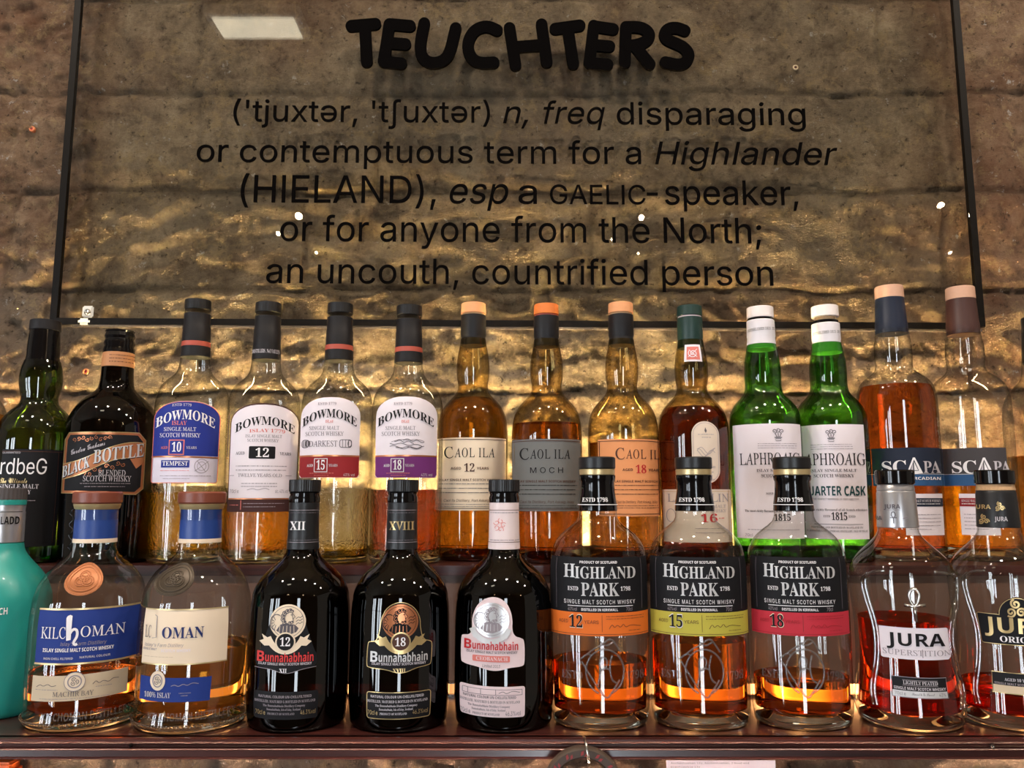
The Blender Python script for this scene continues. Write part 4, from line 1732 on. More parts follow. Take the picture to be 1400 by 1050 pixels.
def green_bottle(label, u, d, cap_v, gap, dy):
    b = Bottle(label, u, 650, [(470 + d, 18.8), (482 + d, 21), (497 + d, 23.6), (513 + d, 24.3), (527 + d, 24), (536 + d, 25.5), (543 + d, 30), (551 + d, 37.5), (559 + d, 42.5), (569 + d, 46.3), (582 + d, 47.2), (600 + d, 47.6), (772, 47.4)],
               'back', 'green_glass', base='thick_green_glass', dy=dy)
    b.ring('stopper', cap_v, cap_v + 15, 17.5, 17.8, 'white_cap')
    if gap:
        b.ring('cork', cap_v + 14.5, cap_v + 22, 13.5, 13.5, 'cork')
        b.ring('glass_lip', cap_v + 20, cap_v + 25, 16.8, 16.8, 'gloss_black')
    else:
        b.ring('glass_lip', cap_v + 14.5, cap_v + 19, 16.8, 16.8, 'gloss_black')
    f0 = cap_v + (24 if gap else 18)
    st = [(f0, 18.2), (f0 + 22, 18.8), (f0 + 24.5, 18.2), (f0 + 40, 19.8)]
    f = b.ring('neck_foil', st[0][0], st[-1][0], 18.2, 19.8, 'white_foil', mid=st[1:3])
    ax = b.x / px2m(f0 + 14, b.Y) + 700
    s = Surface(FoilSurf(b, st), 'x', f0 + 14, parent=f, step=4)
    s.text('mono', 'ESTABLISHED 1815', ax - 17, ax + 13, f0 + 12.5, f0 + 16, 'ink_black', layer=1, slope=-0.04)
    s.text('mono', 'DE', ax + 15, ax + 18, f0 + 11.5, f0 + 15, 'ink_black', layer=1)
    s.done()
    return b


b = green_bottle('bright green bottle with tall white label and closed white cap, left of two', 1048.5, 0, 417, False, -0.008)
s = b.surf('front_label', 650)
s.poly(rect(1004.5, 579, 1096.5, 737), 'paper_white')
plume(s, 1066, 588)
for k in range(3):
    s.micro(1038, 1090, 606 + 3 * k, 1.1)
s.text('roman', 'LAPHROAIG', 1013, 1094, 619, 635, 'ink_black', weight=0.016)
s.text('serif', 'ISLAY SINGLE MALT', 1035, 1093, 641, 645, 'ink_grey')
s.text('serif', 'SCOTCH WHISKY', 1041, 1088, 648, 652.5, 'ink_grey')
s.text('serif', 'AGED', 1046, 1056, 673, 676, 'ink_grey')
s.text('serif', '10', 1060, 1074, 668, 680, 'ink_black')
s.text('serif', 'The most richly flavoured of all Scotch whiskies', 1017, 1092, 697, 700, 'ink_black')
s.text('serif', '1815', 1056, 1078, 703, 712, 'ink_black')
s.micro(1020, 1090, 724, 1.3)
s.text('sans', '70cl', 1016, 1026, 730, 734, 'ink_mid')
s.done()
b = green_bottle('bright green bottle with bold teal capitals on white label, cap half lifted', 1139.5, 0, 415.5, True, 0.012)
s = b.surf('front_label', 650)
s.poly(rect(1093, 580, 1184, 737.5), 'paper_white')
plume(s, 1139, 589)
for k in range(3):
    s.micro(1111, 1168, 607 + 3 * k, 1.1)
s.text('roman', 'LAPHROAIG', 1092, 1183.5, 619.5, 635.5, 'ink_black', weight=0.016)
s.text('serif', 'ISLAY SINGLE MALT', 1108, 1171, 641, 645, 'ink_grey')
s.text('serif', 'SCOTCH WHISKY', 1113, 1167.5, 648, 652.5, 'ink_grey')
s.text('sansbold', 'QUARTER CASK', 1096, 1181.5, 664.5, 677.5, 'ink_teal')
s.text('sans', 'THE PERFECT MARRIAGE OF PEAT AND OAK', 1110, 1172, 681, 683.6, 'ink_grey')
s.text('serif', 'The most richly flavoured of all Scotch whiskies', 1096, 1182, 695.5, 698.5, 'ink_grey')
s.text('serif', '1815', 1134, 1155, 701, 711, 'ink_black', weight=0.0)
s.text('serif', 'ESTD', 1123, 1132, 704.5, 707.5, 'ink_grey')
s.text('serif', 'ESTD', 1157, 1166, 704.5, 707.5, 'ink_grey')
s.line([(1110, 717), (1176, 717)], 0.7, 'ink_grey')
s.text('serif', 'DISTILLED AND BOTTLED IN SCOTLAND BY', 1106, 1176, 720, 722.6, 'ink_grey')
s.text('serif', 'D. JOHNSTON & CO., LAPHROAIG DISTILLERY, ISLE OF ISLAY', 1100, 1182, 725, 727.6, 'ink_grey')
s.done()


# two pale-stoppered clear bottles with dark wraparound labels
def sail_bottle(label, u, d, foil, level, liquid, dy, cap_v):
    b = Bottle(label, u, 640, [(450 + d, 20.5), (462 + d, 22), (476 + d, 23.8), (490 + d, 24), (500 + d, 23.2), (507 + d, 25), (513 + d, 32), (519 + d, 39.5), (527 + d, 45.5), (537 + d, 48.8), (552 + d, 50.6), (600, 51.3), (772, 51)],
               'back', 'clear_glass', liquid=liquid, level=level, dy=dy)
    b.ring('stopper', cap_v, cap_v + 17, 18, 18.4, 'pale_cork')
    b.ring('neck_foil', cap_v + 14, cap_v + 65, 18.2, 20.8, foil, mid=[(cap_v + 48, 20), (cap_v + 50, 20.5)])
    return b


def sail_label(b, L, R_, paper, band, sub, cut, lower_band, lL, lR):
    s = b.surf('front_label', 640)
    s.poly(rect(L, 612, R_, 664), paper)
    s.poly(rect(L, 648.5, R_, 664), band, 1)
    s.line([(L, 648), (R_, 648)], 0.8, 'silver_ink')
    c = L + 47
    s.text('serif', 'S', c - 34, c - 20.5, 630.5, 646, 'ink_white')
    s.text('serif', 'C', c - 19, c - 1, 629.5, 647, 'ink_white')
    s.text('serif', 'P', c + 22, c + 33, 630.5, 646.5, 'ink_pale')
    s.text('serif', 'A', c + 32, c + 45, 630.5, 646.5, 'ink_pale')
    a = c + 9
    s.mark([(a, 625.5), (a + 2.4, 625.5), (a + 12, 647), (a + 8, 647)], 'ink_white')
    s.mark([(a - 0.4, 625.5), (a + 1.4, 627.5), (a - 6.5, 645), (a - 9, 645)], 'ink_white')
    s.mark([(a - 10, 644.6), (a + 8, 643.4), (a + 12, 647), (a - 5, 648.6)], 'ink_white', 3)
    s.mark([(a + 0.5, 631), (a + 5.5, 643), (a + 0.5, 643)], 'ink_white', 3)
    s.mark([(a - 1, 633), (a - 1, 643), (a - 4.5, 643.6)], 'ink_pale', 3)
    s.text('sansbold', sub, c + 2, c + 44, 652, 656, 'ink_white', layer=3)
    s.done()
    s = b.surf('lower_label', 700)
    s.poly(rect(lL, 675, lR, 732), 'paper_white')
    s.poly(rect(lL, 681, lR, 692.5), lower_band, 1)
    s.text('serif', 'SINGLE MALT SCOTCH WHISKY', lL + 3, lR - 3, 683, 686.5, 'ink_pale')
    s.micro(lL + 3, lR - 3, 688.5, 1.5, 'ink_white')
    for k in range(5):
        s.micro(lL + 5, lR - 4 - (12 if k == 4 else 0), 703 + k * 5, 1.4)
    s.done()


b = sail_bottle('clear bottle of orange-red whisky with navy wraparound label and navy neck foil', 1231, 0, 'navy_foil', 529, 'rose_whisky', 0.032, 388)
sail_label(b, 1193, 1290, 'paper_navy', 'paper_steel', 'ORCADIAN', 0, 'paper_navy', 1237, 1289)
b = sail_bottle('clear half-empty bottle with slate wraparound label and maroon neck foil', 1331, 2, 'maroon_foil', 664, 'orange_whisky', 0.034, 389.5)
sail_label(b, 1289, 1377, 'paper_slate', 'paper_steel', 'ORCADIAN', 0, 'paper_maroon', 1313, 1366)

b = Bottle('clear bottle of brown whisky cut off by the picture\'s right edge, upper shelf', 1436, 640, [(490, 22), (515, 25), (530, 36), (542, 45), (556, 50), (580, 52), (650, 52), (772, 52)], 'back', 'clear_glass', liquid='brown_whisky', level=624, dy=0.042)
b.ring('stopper', 430, 450, 19, 19, 'black_plastic')
b.ring('neck_foil', 449, 492, 19.5, 22, 'black_foil')

# ---- lower row, from left to right
b = Bottle('opaque teal bottle with silver collar and grey stopper, cut off at lower left', -8, 870,
           [(742, 26), (750, 27.5), (759, 32), (768, 39), (777, 47), (787, 54.5), (800, 61), (818, 66), (840, 67), (900, 67), (985, 65.5), (1003, 64)], 'front', 'teal_glaze', base=None, dy=0.032)
b.ring('stopper', 667, 684, 24.5, 25, 'grey_cap', knurl=0.012, knurl_n=30)
b.ring('neck_ring', 683.5, 691, 25.5, 25.5, 'teal_glaze')
f = b.ring('collar', 690, 743, 25, 26, 'silver_foil', mid=[(699, 24.5), (701, 25.2)])
s = Surface(FoilSurf(b, [(690, 25), (743, 26)]), 'x', 712, parent=f, step=5)
s.line([(-20, 700), (29, 700)], 0.8, 'ink_black')
s.text('sansbold', 'LADD', 1, 26, 706.5, 717, 'ink_black', layer=1)
s.done()
s = b.surf('x', 838)
s.text('sansbold', 'BRUICHLADDICH', -66, 10, 833, 842.5, 'ink_white', layer=1)
s.done()


def flared_bottle(label, u, medal, medal_u, dy=0.0):
    b = Bottle(label, u, 870, [(690, 27), (740, 26.5), (750, 27.5), (757, 31), (764, 38), (772, 46.5), (781, 55), (792, 62), (805, 67), (822, 70.5), (850, 72.5), (900, 73), (950, 72.5), (960, 72), (966, 73), (972, 74.3), (986, 74.8), (998, 74.8), (1006, 74)],
               'front', 'clear_glass', liquid='copper_whisky' if medal == 'copper_seal' else 'straw_whisky', level=912 if medal == 'copper_seal' else 880, wall=0.003, dy=dy)
    b.ring('stopper', 672, 689, 31, 31, 'brown_cap', bev=0.0015)
    b.ring('glass_lip', 688, 697, 29.5, 28, 'gold_ring', bev=0.0012)
    b.ring('neck_foil', 696, 738, 26.5, 27.2, 'blue_foil')
    b.ring('foil_edge', 737, 743, 27.4, 27.6, 'cream', bev=0.0003)
    ou = ell(medal_u, 792, 25, 20.5, 28, rot=-14)
    s = b.surf('seal', 792)
    s.poly(ou, medal)
    s.done()
    cl = [ou + ou[:1], ell(medal_u, 792, 20.5, 16.5, 28, rot=-14) + ell(medal_u, 792, 20.5, 16.5, 28, rot=-14)[:1]]
    for k in range(3):
        a = math.radians(30 + 120 * k)
        for rr in (8.6, 5.4):
            q_ = ell(medal_u + 5.4 * math.cos(a), 792 + 4.5 * math.sin(a), rr, rr * 0.82, 22, rot=-14)
            cl.append(q_ + q_[:1])
    cl.append(ell(medal_u, 792, 26.5, 22, 28, rot=-14) + ell(medal_u, 792, 26.5, 22, 28, rot=-14)[:1])
    b.relief('seal_relief', cl, 792, 0.0006, medal, 0.0006)
    return b


def cord_and_letters(b, u, hw, text):
    # raised foot lettering and beaded rim in the glass
    r = b.rad(0.009)
    bm = bmesh.new()
    ps = []
    for k in range(96):
        a0 = 2 * math.pi * k / 96
        ps.append([Vector((r * math.sin(a0), -r * math.cos(a0), 0.006)), Vector(((r + 0.0012) * math.sin(a0 + 0.035), -(r + 0.0012) * math.cos(a0 + 0.035), 0.0085))])
    from_bm('beaded_rim', tube_bm(ps, 0.0009, 6), 'thick_glass', b.root, smooth=True)
    s = b.surf('x', 980, step=5)
    s.text('sansbold', text, u - hw, u + hw, 975, 986, 'embossed_glass', layer=2)
    s.done('raised_lettering')


b = flared_bottle('clear flared bottle with copper seal and blue label over a cream strip', 121, 'copper_seal', 115, 0.007)
s = b.surf('front_label', 870)
s.poly(rect(51, 832, 191, 909), 'paper_royal')
s.line([(51, 833), (191, 833)], 2.6, 'gold_ring')
s.line([(51, 908), (191, 908)], 2.6, 'gold_ring')
s.text('roman', 'KILC', 57, 90, 857.5, 873, 'ink_white', weight=0.02)
s.text('roman', 'OMAN', 110, 170, 857, 871.5, 'ink_white', weight=0.02)
s.mark([(89.5, 845), (91, 842), (94.5, 840.5), (97.5, 842), (97.5, 875), (91.5, 876), (92.2, 850), (91.4, 846.5)], 'ink_white', 3)
s.line([(96, 866), (98.5, 861.5), (102, 860), (105, 862), (106, 867), (105, 872), (102, 877), (101.5, 880), (104, 882), (106.5, 880.5)], 3.6, 'ink_white', layer=3)
s.text('italic', "Islay's Farm Distillery", 84, 146, 878, 883, 'ink_mid')
s.text('sansbold', 'ISLAY SINGLE MALT SCOTCH WHISKY', 61, 156, 886.5, 891.5, 'ink_white')
s.text('sansbold', 'NON CHILL FILTERED', 63, 102, 899, 902, 'ink_pale')
s.text('sansbold', 'NATURAL COLOUR', 111, 152, 898, 901, 'ink_pale')
s.done()
s = b.surf('lower_label', 945)
s.poly([(45, 925), (172, 922), (173, 957), (44, 960)], 'paper_tan')
s.mark(ell(101.5, 932.5, 14, 13, 28), 'paper_cream', 2)
s.outline(ell(101.5, 932.5, 14, 13, 28), 0.8, 'ink_mid', 3)
s.outline(ell(101.5, 932.5, 9, 8.3, 24), 1.6, 'ink_mid', 3)
for k in range(3):
    s.line(spiral(101.5 + 3 * math.cos(k * 2.1), 932.5 + 3 * math.sin(k * 2.1), 3.4, 120 * k, 1.3, 12), 0.9, 'ink_grey', layer=3)
s.line([(51, 940), (56, 936), (60, 939), (66, 935), (71, 939), (77, 937)], 0.8, 'ink_grey')
s.line([(126, 938), (130, 933), (134, 938), (140, 934), (147, 938), (152, 933), (160, 934)], 0.8, 'ink_grey')
s.micro(50, 80, 943, 1.2, 'ink_mid')
s.micro(130, 152, 941.5, 1.2, 'ink_mid')
s.text('roman', 'MACHIR BAY', 73, 128, 946, 952.5, 'ink_grey', weight=0.014)
s.micro(56, 150, 955.5, 1.2, 'ink_mid')
s.done()
cord_and_letters(b, 118, 62, 'KILCHOMAN DISTILLERY')

b = flared_bottle('clear flared bottle with dark seal and cream label over a blue strip', 267, 'dark_seal', 238, 0.0)
s = b.surf('front_label', 870)
s.poly(rect(196.5, 833, 311, 909), 'paper_cream')
s.line([(198, 833.5), (311, 833.5)], 1.8, 'gold_ring')
s.line([(198, 908.5), (311, 908.5)], 1.8, 'gold_ring')
s.text('roman', 'LC', 199.5, 207.5, 856, 872.5, 'ink_grey', weight=0.02)
s.line([(211, 841), (214, 843), (214.5, 872), (209, 873)], 0.9, 'ink_mid')
s.text('serif', 'OMAN', 222, 278.5, 857.5, 872.5, 'ink_blue')
s.text('italic', "Islay's Farm Distillery", 200, 252, 880, 884.5, 'ink_mid')
s.text('sansbold', 'SINGLE MALT', 198, 216, 886.5, 889.5, 'ink_mid')
s.text('sansbold', 'SCOTCH WHISKY', 222, 262, 887.5, 891.5, 'paper_white')
s.micro(200, 240, 898, 1.2, 'paper_tan')
s.done()
s = b.surf('lower_label', 945)
s.poly([(193, 926), (288, 928), (287, 961), (192, 959)], 'paper_royal')
s.mark(ell(216, 931, 10, 13.5, 24), 'paper_cream', 2)
s.outline(ell(216, 931, 6, 8.5, 20), 1.5, 'ink_mid', 3)
for k in range(3):
    s.line(spiral(216 + 2 * math.cos(k * 2.1), 931 + 3 * math.sin(k * 2.1), 3, 120 * k, 1.3, 12), 0.8, 'ink_grey', layer=3)
s.line([(234, 938), (239, 936), (244, 939), (250, 935), (256, 938), (262, 934), (271, 936)], 0.8, 'ink_mid')
s.text('serif', '100% ISLAY', 199, 234, 947, 954, 'ink_pale')
s.micro(245, 261, 947.5, 1.3, 'ink_mid')
s.micro(248, 258, 951, 1.3, 'ink_mid')
s.done()
cord_and_letters(b, 262, 60, 'KILCHOMAN DISTILLERY')


# three stout black bottles
def stout_bottle(label, u, foil, cap_v=655.5):
    b = Bottle(label, u, 870, [(750, 21.5), (757, 23), (763, 27.5), (769, 34), (776, 42), (784, 50), (793, 56.5), (803, 61.5), (811, 64), (816, 64.2), (824, 65.5), (860, 67), (940, 68), (990, 68.5), (998, 68), (1005, 66)],
               'front', 'black_glass', base=None)
    b.ring('cap', cap_v, cap_v + 17, 21, 21, 'black_plastic', knurl=0.012, knurl_n=44)
    b.ring('cap_ring', cap_v + 17, cap_v + 32, 20.3, 20.6, 'gloss_black', mid=[(cap_v + 21, 19.4), (cap_v + 25, 20.7), (cap_v + 30, 20.6)])
    f = b.ring('neck_foil', cap_v + 31, 752, 20.2, 21.8, foil, mid=[(cap_v + 45, 20.3), (735, 21)])
    return b, f


def foil_print(b, f, text, col, pink=False):
    st = [(686, 20.3), (700, 20.4), (735, 21.1), (752, 21.9)]
    ax = 700 + b.x / px2m(718, b.Y)
    s = Surface(FoilSurf(b, st), 'x', 718, parent=f, step=4)
    if text:
        s.text('serif', text, ax - (18 if len(text) == 3 else 17), ax + (2 if len(text) == 3 else 16), 713, 724.5, col, layer=1)
    else:
        c = ax - 6
        for k in range(5):
            a = k * 1.26
            s.line(spiral(c + 5 * math.cos(a), 718 + 6 * math.sin(a), 4, 70 * k, 0.9, 10, 0.4), 0.7, 'ink_rose', layer=1)
    s.micro(ax - 18, ax + 19, 700.5, 1.6, 'ink_grey' if not pink else 'ink_mid', 1)
    s.micro(ax - 18, ax + 19, 738, 1.6, 'ink_grey' if not pink else 'ink_mid', 1)
    for v in (697.5, 741.5):
        s.line([(ax - 20, v), (ax + 20, v)], 0.7, 'ink_mid' if not pink else 'ink_brown', layer=1)
    s.done()
    return ax


def helmsman(s, c, v, field, ink, lay=2):
    """Round portrait roundel: a capped figure at a ship's wheel, seen from the side."""
    s.mark(ell(c, v, 24.5, 24, 36), field, lay)
    s.outline(ell(c, v, 21.5, 21, 32), 0.6, ink, lay + 1)
    # coat, hatched
    s.mark([(c - 15, v + 12), (c - 10, v + 4), (c - 3, v + 1), (c + 3, v + 3), (c + 10, v + 4), (c + 15, v + 9), (c + 12, v + 14), (c + 2, v + 18), (c - 8, v + 17)], ink, lay + 1)
    for k in range(5):
        s.line([(c - 10 + 4.6 * k, v + 5 + (k % 2)), (c - 11 + 5 * k, v + 15)], 0.7, field, layer=lay + 2)
    # face in profile, nose to the right
    s.mark([(c - 1, v - 13), (c + 5, v - 14), (c + 7.5, v - 10), (c + 10, v - 6.5), (c + 7.5, v - 5), (c + 7.5, v - 1), (c + 3, v + 2), (c - 2, v + 1), (c - 3, v - 6)], field, lay + 2)
    s.outline([(c + 5, v - 14), (c + 7.5, v - 10), (c + 10, v - 6.5), (c + 7.5, v - 5), (c + 7.5, v - 1)], 0.8, ink, lay + 3)
    s.line([(c + 3.5, v - 9.5), (c + 6.5, v - 9.5)], 0.9, ink, layer=lay + 3)
    # curling hair, cap and beard
    for du, dv, r in ((-1, -14.5, 3.2), (-4.5, -12, 3.4), (-6.5, -8, 3.3), (-6.5, -3.5, 3.2), (-4.5, 0.5, 3.0), (3, -15.5, 3.0), (6, -14.5, 2.0), (3, 1.5, 2.6), (6, 0.5, 2.2)):
        s.mark(ell(c + du, v + dv, r, r, 12), ink, lay + 3)
        s.line(ell(c + du, v + dv, r * 0.5, r * 0.5, 8, 20, 250), 0.6, field, layer=lay + 4)
    # ship's wheel and cloud of spray
    s.line(ell(c - 15, v + 1, 8.5, 11, 14, 100, 300), 1.2, ink, layer=lay + 1)
    for k in range(5):
        a = 2.0 + k * 0.5
        s.line([(c - 14 + 4 * math.cos(a), v + 1 + 4 * math.sin(a)), (c - 14 + 8.5 * math.cos(a), v + 1 + 11 * math.sin(a))], 0.8, ink, layer=lay + 1)
    for k in range(3):
        s.line([(c + 11, v + 4 - 4 * k), (c + 14, v + 1 - 4 * k), (c + 17, v + 3 - 4 * k), (c + 19, v - 4 * k), (c + 20, v + 1 - 4 * k)], 0.8, ink, layer=lay + 1)


def scroll(s, c, v, field, ink, lay=3):
    s.line(ell(c, v - 25, 27, 38, 16, 30, 150), 8.0, field, layer=lay)
    for sg in (-1, 1):
        s.mark([(c + sg * 20, v - 3), (c + sg * 32, v - 10), (c + sg * 29, v - 3), (c + sg * 35, v + 0), (c + sg * 28, v + 6), (c + sg * 18, v + 5)], field, lay)
    s.mark(ell(c, v, 13.5, 13.5, 28), field, lay + 1)
    s.mark(ell(c, v, 11.5, 11.5, 28), ink, lay + 2)


CREST = [(-43, 24), (-40, 20), (-34, 12)]
b, f = stout_bottle('stout black bottle with cream roundel marked 12 and red name lettering', 410, 'black_foil')
ax = foil_print(b, f, 'XII', 'ink_white')
c = 393
s = b.surf('front_label', 870)
s.poly(round_corners([(c - 42, 893), (c - 36, 892), (c - 30, 870), (c - 20, 838), (c, 822), (c + 20, 838), (c + 30, 870), (c + 38, 892), (c + 41, 896), (c + 41, 914), (c + 20, 915), (c, 921), (c - 20, 915), (c - 42, 914)]), 'paper_black')
helmsman(s, c, 850, 'paper_cream', 'ink_grey')
scroll(s, c - 2, 877.5, 'paper_cream', 'ink_black')
s.text('serif', '12', c - 9, c + 4.5, 871.5, 883, 'ink_white', layer=6)
s.text('sansbold', 'B', c - 39, c - 39 + 9.5, 892 - 1, 905 + 0.5, 'ink_scarlet', layer=3)
s.text('sansbold', 'unnahabhain', c - 39 + 11, c + 36, 892 + 1, 905, 'ink_scarlet', layer=3, weight=0.0)
s.text('sansbold', 'ISLAY SINGLE MALT SCOTCH WHISKY', c - 37, c + 34, 906, 909.5, 'ink_pale', layer=3)
s.line([(c - 42, 914), (c - 20, 915), (c - 10, 919), (c, 921), (c + 10, 919), (c + 22, 915), (c + 40, 913)], 0.7, 'ink_mid')
s.text('serif', 'XII', c - 9, c + 1, 914, 919.5, 'ink_white', layer=3)
s.done()
s = b.surf('lower_label', 960)
s.poly(rrect(c - 45, 946, c + 41, 984, 3), 'paper_black')


def rear_text(s, c, ink, gold, dv=0):
    s.text('sansbold', 'NATURAL COLOUR UN-CHILLFILTERED', c - 38, c + 32, 951 + dv, 954.5 + dv, ink)
    s.text('serif', 'DISTILLED, MATURED & BOTTLED IN SCOTLAND', c - 43, c + 37, 957.5 + dv, 961 + dv, ink)
    s.text('serif', 'The Bunnahabhain Distillery Company', c - 32, c + 24, 963.5 + dv, 966.5 + dv, ink)
    s.text('serif', 'Bunnahabhain, Isle of Islay, Scotland', c - 27, c + 18, 968.5 + dv, 971.5 + dv, ink)
    s.text('serif', 'PRODUCT OF SCOTLAND', c - 26, c + 10, 974.5 + dv, 977.5 + dv, ink)
    s.text('sans', '70cl e', c - 42, c - 29, 972 + dv, 978 + dv, gold)
    s.text('sans', '46.3%vol', c + 18, c + 38, 971.5 + dv, 977.5 + dv, gold)


rear_text(s, c, 'ink_mid', 'gold_ink')
s.done()

b, f = stout_bottle('stout black bottle with copper roundel marked 18 and gold edged labels', 547, 'black_foil')
foil_print(b, f, 'XVIII', 'gold_ink')
c = 547
shape18 = [(c - 43, 880), (c - 40, 878), (c - 31, 877), (c - 27, 860), (c - 26, 845), (c - 18, 829), (c, 822), (c + 18, 829), (c + 27, 845), (c + 27, 860), (c + 31, 876), (c + 41, 879), (c + 43, 882), (c + 42, 910), (c + 39, 912), (c + 22, 914), (c + 8, 920), (c - 4, 920), (c - 18, 915), (c - 42, 914), (c - 44, 910)]
s = b.surf('front_label', 870)
shape18 = round_corners(shape18)
s.poly(shape18, 'paper_black')
s.outline(shape18, 1.0, 'gold_ink')
helmsman(s, c + 0, 850, 'copper_ink', 'ink_black')
scroll(s, c + 1, 877.5, 'gold_ink', 'ink_brown')
s.text('serif', '18', c - 6.5, c + 7.5, 872, 883, 'ink_white', layer=6)
s.text('sansbold', 'B', c - 39, c - 39 + 9.5, 892 - 1, 905 + 0.5, 'silver_ink', layer=3)
s.text('sansbold', 'unnahabhain', c - 39 + 11, c + 37, 892 + 1, 905, 'silver_ink', layer=3, weight=0.0)
s.text('sansbold', 'ISLAY SINGLE MALT SCOTCH WHISKY', c - 37, c + 35, 906, 909.5, 'ink_pale', layer=3)
s.text('serif', 'XVIII', c - 9, c + 8, 914, 919, 'gold_ink', layer=3)
s.done()
s = b.surf('lower_label', 960)
s.poly(rrect(c - 45, 946, c + 41, 984, 3), 'paper_black')
s.outline(rrect(c - 44, 947, c + 40, 983, 3), 1.0, 'gold_ink')
rear_text(s, c - 1, 'ink_pale', 'gold_ink')
s.done()

b, f = stout_bottle('stout black bottle with pale pink labels and pale pink neck foil', 689, 'pink_foil')
foil_print(b, f, None, None, True)
c = 674
shape_p = [(c - 43, 874), (c - 40, 871.5), (c - 31, 870), (c - 28, 862), (c - 29, 845), (c - 22, 826), (c - 8, 816.5), (c + 8, 816.5), (c + 21, 826), (c + 27, 845), (c + 26, 862), (c + 30, 870.5), (c + 39, 873), (c + 43, 877), (c + 43, 908), (c + 40, 912), (c + 22, 913), (c + 10, 917), (c - 4, 917.5), (c - 20, 913), (c - 41, 911), (c - 43, 907)]
s = b.surf('front_label', 870)
shape_p = round_corners(shape_p)
s.poly(shape_p, 'paper_pink')
helmsman(s, c - 2, 848, 'silver_foil_paper', 'ink_mid')
s.line(ell(c - 3, 842, 29, 36, 16, 30, 150), 7.5, 'silver_ink', layer=3)
for sg in (-1, 1):
    s.mark([(c - 3 + sg * 15, 868), (c - 3 + sg * 26, 867), (c - 3 + sg * 22, 873), (c - 3 + sg * 14, 874)], 'silver_ink', 3)
s.text('sansbold', 'B', c - 38, c - 38 + 9.5, 877 - 1, 889 + 0.5, 'ink_red', layer=3)
s.text('sansbold', 'unnahabhain', c - 38 + 11, c + 34, 877 + 1, 889, 'ink_red', layer=3, weight=0.0)
s.text('sansbold', 'ISLAY SINGLE MALT SCOTCH WHISKY', c - 35, c + 33, 890.5, 894, 'ink_grey', layer=3)
s.mark(rrect(c - 27, 897, c + 23, 905.5, 1.5), 'ink_rose')
s.text('serif', 'CEOBANACH', c - 22, c + 20, 898.5, 903.5, 'paper_pink', layer=3)
s.text('italic', 'Limited 2013', c - 14, c + 10, 909, 913, 'ink_grey')
s.done()
s = b.surf('lower_label', 960)
s.poly(rrect(c - 44, 939, c + 43, 981, 3), 'paper_pink')
s.outline(rrect(c - 40, 943, c + 39, 950.5, 0.5), 0.6, 'ink_grey')
for du in (-33, -16, 4):
    s.line([(c + du, 943), (c + du, 950.5)], 0.6, 'ink_grey')
s.line([(c + 8, 948), (c + 14, 945), (c + 18, 949), (c + 26, 944.5), (c + 36, 947)], 0.7, 'ink_grey')
rear_text(s, c - 1, 'ink_grey', 'ink_grey', 1)
s.done()


